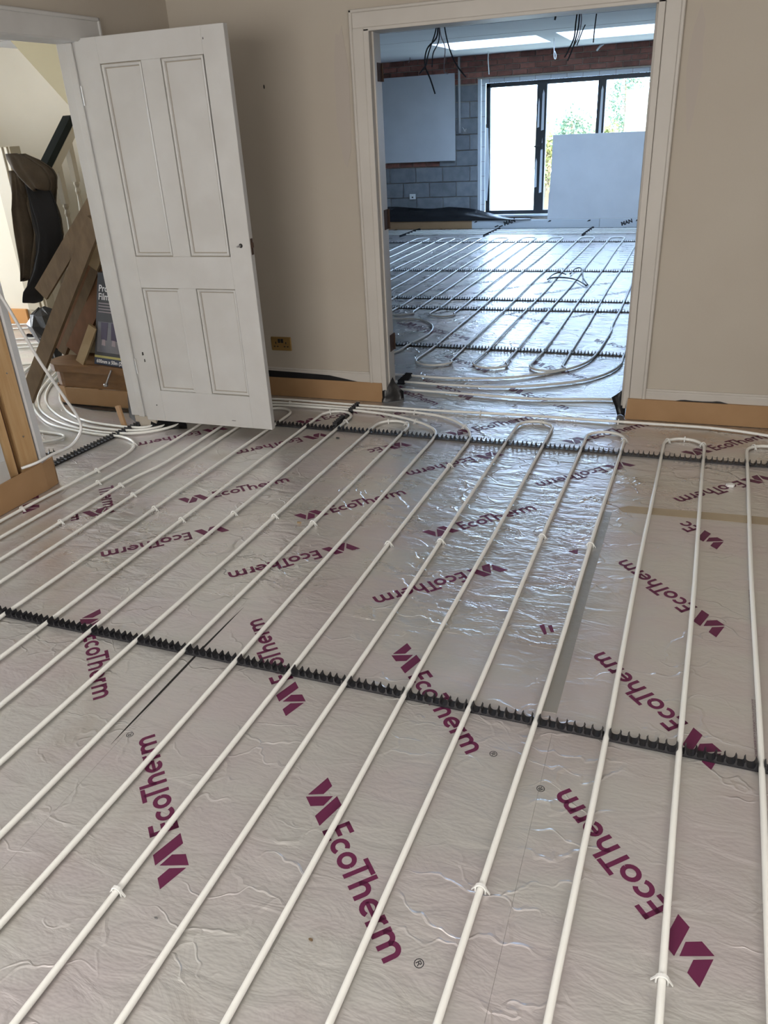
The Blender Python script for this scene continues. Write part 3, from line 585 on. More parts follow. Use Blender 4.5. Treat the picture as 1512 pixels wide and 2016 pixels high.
rail('pipe_rail', (-5.6, 5.6), (-4.9, 5.35), 'black rail far back on the hall floor', False)

# ================================================================== PIPES
R = .0083; PZ = .0118
def X(i, y): return -2.253 + .2 * i + (y - 1.808) * .03302
PATHS = []
def pipe(pts, label, group='white heating pipes', n=8, z=PZ, zs=None):
    path = [Vector((p[0], p[1], p[2] if len(p) > 2 else z)) for p in pts]; PATHS.append(path)
    o = MB().tube(path, R, n).build('heating_pipe', 'pipe_white', None, True, label=label, cat='heating pipe', group=group); return o
def uturn(xa, xb, ytop, s=1, n=12):   # semicircle from xa to xb with apex at ytop; s=1 bulges to +y
    r = abs(xb - xa) / 2; cx = (xa + xb) / 2; sg = 1 if xb > xa else -1
    return [(cx - sg * r * math.cos(math.pi * i / n), ytop - s * r + s * r * math.sin(math.pi * i / n)) for i in range(n + 1)]
def run(i, y0, y1, n=20, wob=.0035):
    r = random.Random(int(i * 10) + 99); ph = r.uniform(0, 6)
    return [(X(i, y0 + (y1 - y0) * k / n) + wob * math.sin(ph + .55 * k) * math.sin(math.pi * k / n), y0 + (y1 - y0) * k / n) for k in range(n + 1)]
NE = 0.0    # near end bends, under the camera
def serp(pairs_start, seq, apex):
    pts = []
    return pts
# circuit A: in along the wall, into run 5, then snaking left and out to the hall
A = [(-4.6, 5.0), (-4.343, 4.46), (-4.189, 4.178), (-4.035, 3.98), (-3.824, 3.79), (-3.552, 3.641), (-3.259, 3.566), (-3.012, 3.572), (-2.85, 3.66), (-2.76, 3.82), (-2.69, 4.02), (-2.55, 4.175), (-2.33, 4.238), (-2.1, 4.247), (-1.8, 4.241), (-1.6, 4.215), (-1.44, 4.165), (-1.29, 4.085), (-1.205, 3.99), (X(5, 3.86), 3.86)]
A = [tuple(v.xy) for v in crom([(p[0], p[1], 0) for p in A], 5)]
def add_run(P_, i, y0, y1): P_ += run(i, y0, y1)[1:]
A += run(5, 3.86, NE + .1)[1:]
def near(P_, i, j): P_ += uturn(X(i, NE + .1), X(j, NE + .1), NE, -1)[1:]
def far(P_, i, j, apex): P_ += uturn(X(i, apex - .1), X(j, apex - .1), apex, 1)[1:]
near(A, 5, 4); A += run(4, NE + .1, 4.012)[1:]; far(A, 4, 3, 4.112); A += run(3, 4.012, NE + .1)[1:]
near(A, 3, 2); A += run(2, NE + .1, 4.106)[1:]; far(A, 2, 1, 4.206); A += run(1, 4.106, NE + .1)[1:]
near(A, 1, 0); A += run(0, NE + .1, 4.08)[1:]; far(A, 0, -1, 4.185); A += run(-1, 4.08, NE + .1)[1:]
cpts = [(-2.66, .1), (-2.60, 1.6), (-2.591, 2.128), (-2.559, 2.926), (-2.503, 3.25), (-2.493, 3.85)]
bpts = [(-2.645, 3.85), (-2.649, 3.47), (-2.70, 2.92), (-2.748, 2.29), (-2.79, 1.2), (-2.79, .1)]
A += uturn(X(-1, .1), -2.66, NE, -1)[1:]; A += [tuple(v.xy) for v in crom([(*p, 0) for p in cpts], 4)][1:]
A += uturn(-2.493, -2.645, 3.93, 1)[1:]; A += [tuple(v.xy) for v in crom([(*p, 0) for p in bpts], 4)][1:]
A += uturn(-2.79, -2.91, NE, -1)[1:]
A += [tuple(v.xy) for v in crom([(*p, 0) for p in [(-2.91, .1), (-2.895, 1.4), (-2.877, 2.426), (-2.815, 3.04), (-2.803, 3.28), (-2.828, 3.40), (-2.90, 3.478), (-3.011, 3.522), (-3.148, 3.52), (-3.356, 3.545), (-3.606, 3.611), (-3.836, 3.757), (-4.03, 3.926), (-4.19, 4.119), (-4.405, 4.449), (-4.7, 5.0)]], 5)][1:]
pipe(A, 'white pipe snaking over the left half of the near floor toward the hall')
# circuit B: in along the wall, into run 6, snaking right and back along the foot of the wall
B = [tuple(v.xy) for v in crom([(*p, 0) for p in [(-4.56, 5.0), (-4.302, 4.468), (-4.175, 4.241), (-4.02, 4.038), (-3.824, 3.862), (-3.566, 3.704), (-3.301, 3.62), (-3.02, 3.622), (-2.885, 3.70), (-2.81, 3.87), (-2.74, 4.08), (-2.58, 4.235), (-2.34, 4.287), (-1.81, 4.287), (-1.6, 4.288), (-1.38, 4.277), (-1.2, 4.222), (-1.06, 4.10), (-1.0, 3.98), (X(6, 3.86), 3.86)]], 5)]
B += run(6, 3.86, NE + .1)[1:]
for i, apex in ((7, 4.27), (9, 4.181), (11, 4.163), (13, 4.145)):
    near(B, i - 1, i); B += run(i, NE + .1, apex - .1)[1:]; far(B, i, i + 1, apex); B += run(i + 1, apex - .1, NE + .1)[1:]
near(B, 14, 15)
B += run(15, NE + .1, 3.9)[1:]
B += [tuple(v.xy) for v in crom([(*p, 0) for p in [(X(15, 3.9), 3.9), (.80, 4.06), (.70, 4.21), (.52, 4.306), (.257, 4.360), (-.088, 4.362), (-.5, 4.362), (-.866, 4.36), (-1.33, 4.338), (-1.834, 4.342), (-2.38, 4.351), (-2.62, 4.30), (-2.79, 4.12), (-2.855, 3.90), (-2.925, 3.73), (-3.03, 3.672), (-3.364, 3.699), (-3.609, 3.803), (-3.821, 3.968), (-3.973, 4.126), (-4.102, 4.315), (-4.5, 5.05)]], 5)][1:]
pipe(B, 'white pipe looping over the right half of the near floor and along the wall')
# extension circuits
def FX(k, y): return k + .022 * (y - 5.8)
def frun(k, y0, y1, n=20):
    r = random.Random(int(k * 100)); ph = r.uniform(0, 6)
    return [(FX(k, y0 + (y1 - y0) * j / n) + .009 * math.sin(ph + .6 * j) * math.sin(math.pi * j / n), y0 + (y1 - y0) * j / n) for j in range(n + 1)]
FT = 11.86
C = [tuple(v.xy) for v in crom([(*p, 0) for p in [(-2.4, 5.03), (-1.9, 5.02), (-1.66, 5.01), (-1.39, 5.0), (-1.02, 5.08), (-.73, 5.27), (-.57, 5.48), (-.50, 5.79), (-.46, 6.5)]], 5)]
C += frun(-.49, 6.6, FT - .1)
ks = [(-.69, -.89, 5.28), (-1.09, -1.30, 5.28), (-1.50, -1.74, 5.28), (-1.92, -2.12, 6.8), (-2.32, -2.52, 6.82), (-2.72, -2.92, 6.85), (-3.12, -3.32, 8.2), (-3.52, -3.72, 8.2)]
prev = -.49
for a_, b_, bot in ks:
    C += uturn(FX(prev, FT), FX(a_, FT), FT + random.uniform(-.02, .03), 1)[1:]
    C += frun(a_, FT - .12, bot + .14)[1:]; C += uturn(FX(a_, bot) + .03, FX(b_, bot) - .02, bot, -1)[1:]; C += frun(b_, bot + .14, FT - .12)[1:]; prev = b_
C += uturn(FX(prev, FT), FX(-3.92, FT), FT, 1)[1:] + frun(-3.92, FT - .12, 8.0)[1:]
pipe(C, 'pale pipe laid in long hairpins over the extension floor')
D = [tuple(v.xy) for v in crom([(*p, 0) for p in [(-2.4, 4.86), (-1.9, 4.86), (-1.64, 4.86), (-1.35, 4.85), (-.97, 4.88), (-.63, 5.03), (-.43, 5.21), (-.32, 5.48), (-.31, 5.8), (-.29, 6.5)]], 5)] + frun(-.31, 6.6, FT - .1)
D += uturn(FX(-.31, FT), FX(-.09, FT), FT, 1)[1:] + frun(-.09, FT - .12, 6.0)[1:]
pipe(D, 'pale pipe sweeping round the right of the opening and straight up the extension')
pipe([tuple(v.xy) for v in crom([(*p, 0) for p in [(-2.4, 4.70), (-1.9, 4.705), (-1.63, 4.70), (-1.18, 4.685), (-.75, 4.675), (-.3, 4.75), (.3, 4.80), (1.0, 4.80)]], 5)], 'single pipe crossing the threshold just inside the wide opening')
pipe([tuple(v.xy) for v in crom([(*p, 0) for p in [(-2.9, 6.60), (-2.36, 6.67), (-2.15, 6.67), (-2.0, 6.53), (-1.92, 6.34), (-1.91, 6.11), (-1.96, 5.83), (-2.0, 5.57), (-2.2, 5.3), (-2.7, 5.2)]], 5)], 'bulging pipe bend on the extension floor beside the left frame')
pipe([tuple(v.xy) for v in crom([(*p, 0) for p in [(-2.9, 6.35), (-2.4, 6.42), (-2.28, 6.3), (-2.27, 6.15), (-2.35, 5.98), (-2.8, 5.8)]], 5)], 'small pipe bend half hidden by the left frame of the opening')
for j, (yy, lab) in enumerate(((12.28, 'nearest'), (12.43, 'second'), (12.58, 'third'), (12.73, 'farthest'))):
    pipe([(-5.2 + 1.2 * k, yy + .015 * math.sin(k * 1.3 + j), PZ) for k in range(6)] + [(.9, yy, PZ)], lab + ' of the four straight pipes along the far wall')
# pipes on the hall floor
for j, (pp, lab) in enumerate(([[(-6.6, 5.0), (-5.6, 5.25), (-4.9, 5.5), (-4.3, 5.9)], 'pipe crossing the hall floor behind the plank foot'], [[(-6.6, 5.12), (-5.7, 5.42), (-5.0, 5.7), (-4.4, 6.1)], 'second pipe crossing the hall floor behind the plank foot'], [[(-6.7, 5.6), (-5.9, 5.82), (-5.2, 6.1), (-4.6, 6.4)], 'pipe far back on the hall floor by the foam block'],
        [[(-6.8, 5.75), (-5.95, 6.0), (-5.3, 6.25), (-4.6, 6.6)], 'farthest pipe on the hall floor'], [[(-6.2, 4.3), (-5.2, 4.6), (-4.7, 4.85), (-4.5, 5.2), (-4.8, 5.35), (-5.6, 5.1)], 'looped pipe on the hall floor left of the step'], [[(-3.75, 3.2), (-3.45, 3.32), (-3.36, 3.40), (-3.40, 3.47), (-3.7, 3.52), (-4.2, 3.80), (-4.6, 4.4), (-4.9, 5.0)], 'pipe bend just behind the bare stud']) ):
    pipe([tuple(v.xy) for v in crom([(*p, 0) for p in pp], 5)], lab)
# white staples
def staple_mesh():
    mb = MB(); n = 8
    for k in range(n):
        a0, a1 = math.pi * k / n, math.pi * (k + 1) / n
        pr = [(math.cos(a) * r_, math.sin(a) * r_ + .0035) for a, r_ in ((a0, .0085), (a1, .0085), (a1, .0118), (a0, .0118))]
        mb.prism(pr, lambda u, v, w: (u, w, v + .008), -.0025, .0025)
    for s in (-1, 1): mb.box(min(s * .0085, s * .0118), max(s * .0085, s * .0118), -.0025, .0025, .0, .0118)
    for s in (-1, 1): mb.hexa([(s * .0118, -.0015, .010), (s * .018, -.0015, .0005), (s * .018, .0015, .0005), (s * .0118, .0015, .010), (s * .0105, -.0015, .016), (s * .0195, -.0015, .001), (s * .0195, .0015, .001), (s * .0105, .0015, .016)])
    mb.v = [(x * 1.15, y * 1.5, z * 1.12) for x, y, z in mb.v]
    return mb.mesh('pipe_staple', 'clip_white')
STAPLE = staple_mesh()
ST_PTS = [(-2.862, 2.558), (-2.815, 3.051), (-2.7, 2.917), (-2.554, 2.916), (-2.579, 2.492), (-2.406, 2.83), (-2.215, 2.724), (-2.845, 3.414), (-2.022, 2.653), (-1.821, 2.772), (-1.62, 2.791), (-1.413, 2.773), (-1.019, 2.679), (-0.841, 2.754), (-0.422, 2.901), (-0.219, 2.877), (-1.069, 0.925), (-0.288, 1.188), (0.116, 1.094), (-1.945, 4.185), (-1.751, 4.039), (-1.528, 4.099), (-1.401, 4.082), (-1.356, 4.15), (-0.997, 3.537), (-1.421, 4.27), (-1.03, 4.352), (-1.047, 4.117), (-2.269, 4.279), (0.125, 4.163), (0.033, 4.125), (0.218, 4.101), (0.453, 4.129), (-0.643, 4.271), (-0.193, 4.075), (-0.233, 4.356)]
ZONES = ['nearest the bare stud on the outermost pipe', 'under the first bend on the outermost pipe', 'on the second pipe from the left wall', 'upper one on the third pipe from the left wall', 'lower one on the third pipe from the left wall', 'on the fourth pipe from the left wall', 'on the fifth pipe from the left wall', 'on the outermost bend toward the hall', 'on the sixth pipe from the left wall, mid floor', 'on the seventh pipe from the left wall, mid floor', 'on the eighth pipe from the left wall, mid floor', 'on the ninth pipe from the left wall, mid floor', 'on the eleventh pipe from the left wall, mid floor', 'on the twelfth pipe from the left wall, mid floor', 'on the fourteenth pipe, over shiny crumpled foil', 'on the kinked pipe beside the grey tape', 'nearest the bottom left corner of the picture', 'on a pipe below the front rail, bottom centre', 'nearest the bottom right corner of the picture', 'on top of the bend around the short rail', 'on the right side of the bend around the short rail', 'on the left side of the bend right of the short rail', 'on the right side of the bend right of the short rail', 'on the curve peeling off the wall pipes, inner', 'just below the far rail on a straight run', 'joining the wall pipes in front of the opening, left', 'on the wall pipe in front of the opening, centre', 'on the outer curve peeling off the wall pipes', 'on the wall pipes beside the open door', 'on the crown of the second bend from the right', 'on the left shoulder of the second bend from the right', 'on the right shoulder of the second bend from the right', 'on the left shoulder of the rightmost bend', 'on the crown of the bend in front of the opening centre', 'on the right shoulder of the bend before the right frame', 'on the wall pipe at the right frame of the opening']
for (x, y), zt in zip(ST_PTS, ZONES):
    best = None
    for path in PATHS[:2]:
        for i in range(len(path) - 1):
            a, b = path[i], path[i + 1]; d = b - a; l2 = d.length_squared
            if l2 < 1e-9: continue
            t = max(0, min(1, ((x - a.x) * d.x + (y - a.y) * d.y) / l2)); p = a + d * t; e = (p.x - x) ** 2 + (p.y - y) ** 2
            if best is None or e < best[0]: best = (e, p, math.atan2(d.y, d.x))
    put('pipe_staple', STAPLE, None, (best[1].x, best[1].y, 0.0007), best[2] - math.pi / 2, 'white plastic staple ' + zt, 'pipe staple', 'white pipe staples')

# ================================================================== EDGE STRIPS AND MEMBRANE
MB().hexa([(-2.86, 4.444, .002), (-1.69, 4.448, .002), (-1.69, 4.4535, .002), (-2.86, 4.4535, .002), (-2.86, 4.443, .128), (-1.69, 4.447, .128), (-1.69, 4.4535, .128), (-2.86, 4.4535, .128)]).build('edge_strip', 'foam_tan', label='tan foam edge strip along the wall behind the open door', cat='edge strip', group='foam edge strips')
MB().hexa([(-.205, 4.440, .002), (1.74, 4.444, .004), (1.74, 4.4535, .004), (-.205, 4.4535, .002), (-.195, 4.438, .125), (1.74, 4.443, .125), (1.74, 4.4535, .125), (-.195, 4.4535, .125)]).build('edge_strip', 'foam_tan', label='tan foam edge strip along the wall right of the opening', cat='edge strip', group='foam edge strips')
mb = MB(); pr = [(-1.9, 0), (1.0, 0), (2.4, 0), (2.80, .002), (2.875, -.006), (2.905, -.03), (2.90, -.06)]
for (ya, da), (yb, db) in zip(pr[:-1], pr[1:]):
    o = .026; mb.hexa([(xl(ya) + o + da - .01, ya, .002), (xl(ya) + o + da, ya, .002), (xl(yb) + o + db, yb, .002), (xl(yb) + o + db - .01, yb, .002), (xl(ya) + o + da - .01, ya, .140), (xl(ya) + o + da, ya, .140), (xl(yb) + o + db, yb, .150), (xl(yb) + o + db - .01, yb, .150)])
mb.build('edge_strip', 'foam_tan', label='tan foam edge strip wrapping the foot of the bare studs', cat='edge strip', group='foam edge strips')
MB().bbox(-4.95, -3.23, 12.985, 13.0, .002, .127, .003).build('edge_strip', 'foam_tan', label='tan foam edge strip at the far wall below black sheeting', cat='edge strip', group='foam edge strips')
MB().prism([(-2.86, .129), (-2.86, .165), (-2.49, .172), (-2.3, .168), (-2.05, .160), (-1.93, .141), (-1.86, .129)], XZ, 4.449, 4.453).build('damp_membrane', 'membrane', label='black plastic sheet peeping over the foam behind the door', cat='plastic sheet', group='black plastic sheeting')
MB().prism([(.06, .1255), (.085, .131), (.11, .133), (.15, .130), (.20, .130), (.25, .132), (.27, .1355), (.29, .135), (.33, .1255)], XZ, 4.447, 4.4525).build('damp_membrane', 'membrane', label='black plastic sheet peeping over the foam right of the opening', cat='plastic sheet', group='black plastic sheeting')
def sheet(name, grid, m, label, cat, group, th=.0015):   # a thin crumpled sheet from a grid of points
    mb = MB(); R_, C_ = len(grid), len(grid[0])
    fr_ = [Vector(p) for r in grid for p in r]
    mb.v = [tuple(p) for p in fr_] + [tuple(p + Vector((0, th, th))) for p in fr_]
    n = R_ * C_; f = mb.f
    for i in range(R_ - 1):
        for j in range(C_ - 1):
            a = i * C_ + j; f.append((a, a + 1, a + C_ + 1, a + C_)); f.append((n + a, n + a + C_, n + a + C_ + 1, n + a + 1))
    for i in range(R_ - 1):
        for j in (0, C_ - 1): a = i * C_ + j; f.append((a, a + C_, n + a + C_, n + a))
    for j in range(C_ - 1):
        for i in (0, R_ - 1): a = i * C_ + j; f.append((a, a + 1, n + a + 1, n + a))
    return mb.build(name, m, None, True, label=label, cat=cat, group=group)
sheet('damp_membrane', [[(-1.695, 4.446, .002), (-1.66, 4.45, .001), (-1.63, 4.48, .001), (-1.60, 4.50, .001), (-1.57, 4.52, .001)], [(-1.693, 4.448, .035), (-1.66, 4.452, .035), (-1.625, 4.49, .04), (-1.60, 4.515, .03), (-1.575, 4.53, .025)], [(-1.690, 4.450, .072), (-1.663, 4.455, .078), (-1.635, 4.50, .09), (-1.615, 4.51, .075), (-1.575, 4.53, .055)], [(-1.690, 4.452, .075), (-1.665, 4.458, .085), (-1.645, 4.53, .145), (-1.625, 4.515, .115), (-1.59, 4.525, .07)]], 'membrane', 'black plastic sheet folded at the foot of the left frame', 'plastic sheet', 'black plastic sheeting')
sheet('damp_membrane', [[(-.205, 4.446, .001), (-.215, 4.50, .001), (-.235, 4.52, .001), (-.25, 4.50, .001)], [(-.205, 4.45, .05), (-.215, 4.50, .05), (-.25, 4.52, .055), (-.265, 4.50, .05)], [(-.205, 4.455, .10), (-.215, 4.50, .105), (-.26, 4.51, .105), (-.29, 4.50, .105)], [(-.21, 4.46, .15), (-.218, 4.50, .155), (-.235, 4.51, .148), (-.26, 4.51, .125)]], 'membrane', 'black plastic sheet sticking out at the foot of the right frame', 'plastic sheet', 'black plastic sheeting')
g = []
for i in range(5):
    row = []
    for j in range(19):
        x = -4.95 + j * .148; top = .33 + .02 * math.sin(j * .7) - (max(0, x + 3.6) * .16) ; base = .125; f_ = i / 4
        z = base + (max(top, .15) - base) * f_; yv = 12.975 - .05 * math.sin(math.pi * f_) * (1 + .5 * math.sin(j * 1.3)) + .09 * f_
        row.append((x + .02 * math.sin(i * 2 + j), yv, z))
    g.append(row)
sheet('damp_membrane', g, 'membrane', 'black plastic sheet bulging along the foot of the far block wall', 'plastic sheet', 'black plastic sheeting')
sheet('damp_membrane', [[(-2.93, 3.70, .001), (-2.8, 3.72, .001), (-2.7, 3.75, .001)], [(-2.94, 3.73, .03), (-2.85, 3.75, .02), (-2.72, 3.78, .01)], [(-2.945, 3.76, .072), (-2.86, 3.78, .05), (-2.74, 3.80, .02)]], 'membrane', 'black plastic sheet under the hinge side of the open door', 'plastic sheet', 'black plastic sheeting')
sheet('damp_membrane', [[(-3.25, 3.93, .002), (-3.2, 3.86, .002), (-3.12, 3.80, .002), (-3.05, 3.735, .002)], [(-3.25, 3.95, .12), (-3.2, 3.88, .12), (-3.11, 3.80, .10), (-3.06, 3.74, .05)], [(-3.25, 3.96, .17), (-3.19, 3.89, .2), (-3.12, 3.82, .18), (-3.07, 3.76, .09)]], 'membrane', 'black plastic sheet behind the hall side of the door frame', 'plastic sheet', 'black plastic sheeting')
MB().hexa([(-3.14, 3.70, .002), (-3.10, 3.69, .002), (-3.095, 3.70, .002), (-3.135, 3.712, .002), (-3.19, 3.735, .115), (-3.15, 3.725, .125), (-3.145, 3.735, .125), (-3.185, 3.747, .115)]).build('edge_strip', 'foam_tan', label='small curled foam strip end beside the hall door frame', cat='edge strip', group='foam edge strips')
# upright boards at the far wall
for x0, x1, lab in ((-3.23, -1.232, 'pale foil upstand board at the far wall, left piece'), (-1.226, .6, 'pale foil upstand board at the far wall, right piece')):
    u = MB().bbox(x0, x1, 12.985, 13.01, .001, .128, .002).build('upstand_board', 'tape_white', label=lab, cat='upstand board', group='upstand boards')
    if x0 < -3:
        place(text_mesh('MAN', .085, 'print_black', .004), 'printed_name', u, (-2.70, 12.984, .045), (1, 0, .32), (-.32, 0, 1))
        for k in range(2): MB().prism([(-2.85 + .07 * k, .02), (-2.79 + .07 * k, .04), (-2.80 + .07 * k, .055), (-2.86 + .07 * k, .035)], XZ, 12.983, 12.9848).build('print_mark', 'print_black', u)
        for xx in (-3.2, -2.02, -1.42): MB().prism([(xx, .09), (xx + .05, .10), (xx + .06, .118), (xx + .03, .118)], XZ, 12.983, 12.9848).build('print_mark', 'print_black', u)
    else:
        place(text_mesh('MAN', .075, 'print_black', .004), 'printed_name', u, (-.90, 12.984, .025), (1, 0, .32), (-.32, 0, 1))
        for k in range(2): MB().prism([(-.70 + .06 * k, .085), (-.66 + .06 * k, .10), (-.655 + .06 * k, .12), (-.69 + .06 * k, .112)], XZ, 12.983, 12.9848).build('print_mark', 'print_black', u)
# plasterboard sheets
MB().bbox(-4.69, -3.515, 13.055, 13.068, 1.015, 2.226, .002).build('plasterboard_sheet', 'plasterboard', label='square plasterboard sheet fixed high on the block wall', cat='plasterboard', group='plasterboard sheets')
MB().prism([(-2.0, .13), (.40, .13), (.40, 1.30), (-1.985, 1.312), (-1.985, .85), (-1.975, .82), (-1.988, .79), (-1.992, .52), (-2.0, .50)], lambda u, v, w: (u * 1.015, 13.025 + (v - .13) * .11 + w, v), 0, .0125).build('plasterboard_sheet', 'plasterboard', label='plasterboard sheet leaning on its side against the patio doors', cat='plasterboard', group='plasterboard sheets')

# ================================================================== SOCKETS, CONDUIT, CABLES
sk = thing('wall_socket', (-2.38, 4.46, .30), 'brass double socket on the back wall beside the door', 'socket', 'electrical boxes')
MB().bbox(-2.447, -2.306, 4.458, 4.47, .306, .394, .003).build('face_plate', 'brass', sk)
for cx in (-2.413, -2.341):
    for dx, dz, w, h in ((0, .012, .006, .013), (-.011, -.012, .011, .006), (.011, -.012, .011, .006)):
        MB().box(cx + dx - w / 2, cx + dx + w / 2, 4.4565, 4.4585, .345 + dz - h / 2, .345 + dz + h / 2).build('pin_slot', 'dark_slot', sk)
for cx in (-2.388, -2.366): MB().bbox(cx - .008, cx + .008, 4.453, 4.459, .357, .382, .002).build('switch', 'dark_slot', sk)
cd = MB().tube([(-3.45, 13.075, 2.43), (-3.45, 13.075, 1.40)], .018, 10).build('cable_conduit', 'pvc_grey', None, True, label='grey plastic conduit running down the block wall', cat='conduit')
bx_ = thing('back_box', (-3.36, 13.08, 1.39), 'small metal box with wire ends beside the conduit', 'electrical box', 'electrical boxes')
MB().bbox(-3.395, -3.325, 13.07, 13.093, 1.385, 1.455, .003).build('body', 'steel', bx_)
MB().tube(crom([(-3.36, 13.07, 1.42), (-3.37, 13.03, 1.46), (-3.385, 13.02, 1.48)], 4), .004, 6).tube(crom([(-3.36, 13.07, 1.42), (-3.34, 13.03, 1.45), (-3.325, 13.02, 1.46)], 4), .004, 6).build('wire_end', 'cable_white', bx_)
b2_ = thing('back_box', (-4.25, 13.08, .45), 'white socket box low on the block wall above black sheeting', 'electrical box', 'electrical boxes')
MB().bbox(-4.30, -4.20, 13.065, 13.093, .458, .54, .004).build('body', 'cable_white', b2_); MB().box(-4.262, -4.235, 13.063, 13.066, .48, .50).build('opening', 'dark_slot', b2_)
def cable(pts, r, m, label, grp='hanging ceiling cables', name='hanging_cable'):
    MB().tube(crom(pts, 5), r, 6).build(name, m, None, True, label=label, cat='cable', group=grp)
Cx = [
 ([(-2.50, 8.67, 2.44), (-2.52, 8.68, 2.33), (-2.62, 8.68, 2.24), (-2.645, 8.68, 2.10), (-2.60, 8.70, 1.98), (-2.55, 8.70, 1.84)], .008, 'cable_black', 'black ceiling cable hanging lowest of the left cluster'),
 ([(-2.51, 8.66, 2.44), (-2.53, 8.66, 2.36), (-2.60, 8.66, 2.20), (-2.63, 8.66, 2.10), (-2.70, 8.66, 2.03)], .007, 'cable_black', 'black ceiling cable kinked to the left in the left cluster'),
 ([(-2.49, 8.68, 2.44), (-2.50, 8.69, 2.30), (-2.56, 8.69, 2.20), (-2.575, 8.69, 2.08)], .006, 'cable_black', 'short black ceiling cable in the middle of the left cluster'),
 ([(-2.485, 8.67, 2.44), (-2.47, 8.67, 2.34), (-2.43, 8.67, 2.24), (-2.44, 8.67, 2.12), (-2.44, 8.67, 2.03), (-2.40, 8.67, 2.01)], .005, 'print_grey', 'thin grey ceiling cable with a split end in the left cluster'),
 ([(-2.45, 8.72, 2.44), (-2.42, 8.72, 2.30), (-2.37, 8.72, 2.16), (-2.31, 8.72, 2.06), (-2.23, 8.72, 1.97)], .007, 'cable_black', 'black ceiling cable trailing right in the left cluster'),
 ([(-1.15, 8.66, 2.44), (-1.16, 8.66, 2.34), (-1.17, 8.66, 2.22), (-1.22, 8.66, 2.12), (-1.25, 8.66, 2.07)], .007, 'cable_black', 'long black ceiling cable left of the right roof light, outer strand'),
 ([(-1.13, 8.66, 2.44), (-1.135, 8.66, 2.30), (-1.17, 8.66, 2.16), (-1.22, 8.66, 2.04)], .007, 'cable_black', 'long black ceiling cable left of the right roof light, inner strand'),
 ([(-1.12, 8.66, 2.44), (-1.11, 8.66, 2.36), (-1.125, 8.66, 2.24), (-1.16, 8.66, 2.17)], .005, 'print_grey', 'thin grey cable looped beside the long black pair'),
 ([(-1.02, 9.06, 2.44), (-1.03, 9.06, 2.32), (-1.035, 9.06, 2.20)], .006, 'cable_black', 'short straight black ceiling cable at the right roof light'),
 ([(-1.35, 8.68, 2.44), (-1.355, 8.68, 2.40), (-1.36, 8.68, 2.385)], .009, 'cable_black', 'stub of black cable at the ceiling just below the lintel'),
 ([(-1.24, 10.03, 2.44), (-1.27, 10.03, 2.38), (-1.32, 10.03, 2.25)], .006, 'cable_black', 'bent black ceiling cable in front of the right roof light'),
 ([(-1.78, 11.38, 2.44), (-1.775, 11.38, 2.34), (-1.772, 11.38, 2.24), (-1.755, 11.38, 2.21), (-1.748, 11.38, 2.25), (-1.765, 11.38, 2.30)], .005, 'cable_white', 'white looped cable hanging between the two roof lights'),
 ([(-2.89, 12.59, 2.44), (-2.895, 12.59, 2.34), (-2.885, 12.59, 2.22), (-2.88, 12.59, 2.15)], .008, 'cable_white', 'white cable hanging in front of the bricks left of centre'),
 ([(-1.34, 13.02, 2.44), (-1.39, 13.0, 2.41), (-1.43, 12.98, 2.36)], .014, 'cable_white', 'thick white cable stub poking out of the bricks'),
 ([(-4.03, 12.49, 2.44), (-4.04, 12.49, 2.40), (-4.06, 12.49, 2.37)], .006, 'print_grey', 'tiny cable stub at the far left of the extension ceiling'),
]
for pts, r, m, lab in Cx: cable(pts, r, m, lab)
cable([(-.87, 8.29, .02), (-1.02, 8.61, .02), (-1.17, 8.71, .02), (-1.29, 8.65, .025), (-1.31, 8.59, .02), (-1.3, 8.87, .02), (-1.24, 8.95, .03), (-1.16, 8.90, .02)], .007, 'cable_black', 'loose black cable offcut lying on the extension floor, left curl', 'cable offcuts', 'cable_offcut')
cable([(-1.12, 8.93, .02), (-1.10, 9.20, .03), (-1.04, 9.23, .03), (-.98, 8.9, .02), (-.94, 8.62, .03), (-.86, 8.32, .02)], .007, 'cable_black', 'loose black cable offcut lying on the extension floor, right curl', 'cable offcuts', 'cable_offcut')
cable([(-2.88, 2.60, 1.38), (-2.85, 2.75, 1.0), (-2.85, 2.82, .82), (-2.85, 2.89, .64), (-2.85, 2.99, .43), (-2.85, 3.045, .31), (-2.85, 3.04, .235), (-2.85, 2.95, .19), (-2.855, 2.81, .195), (-2.875, 2.73, .185), (-2.93, 2.68, .17)], .0075, 'cable_white', 'white cable looping down in front of the bare studs', 'loose white cable', 'white_cable')

# ================================================================== STAIRS AND CLUTTER IN THE HALL
stc = thing('staircase', (-3.5, 4.0, 0), 'wooden staircase rising behind the open door', 'staircase')
def bull(y0, z0, z1, over=0.0):
    pts = [(-3.145, y0 - over), (-3.78, y0 - over)] + [(-3.78 + (.12 + over) * math.cos(a), y0 + .12 + (.12 + over) * math.sin(a)) for a in [math.radians(-90 - 15 * i) for i in range(1, 12)]] + [(-3.88 - over, 4.30), (-3.145, 4.30)]
    return pts
MB().prism(bull(4.0, 0, 0), lambda u, v, w: (u, v, w), .125, .235).build('bottom_riser', 'step_wood', stc)
MB().prism(bull(4.0, 0, 0, .03), lambda u, v, w: (u, v, w), .235, .282).build('bottom_tread', 'step_wood', stc)
for k in range(1, 7):
    y0 = 4.05 + .225 * k; z0 = .282 + .19 * (k - 1)
    MB().box(-3.84, -3.145, y0, y0 + .02, z0, z0 + .16).build('riser', 'baluster_paint', stc); MB().bbox(-3.84, -3.145, y0 - .025, y0 + .235, z0 + .16, z0 + .19, .006).build('tread', 'step_wood', stc)
MB().prism([(4.2, .0), (4.3, .30), (4.3, .62), (5.75, 1.81), (5.75, 1.45), (4.6, .5), (4.4, 0)], YZ, -3.885, -3.845).build('string_board', 'baluster_paint', stc)
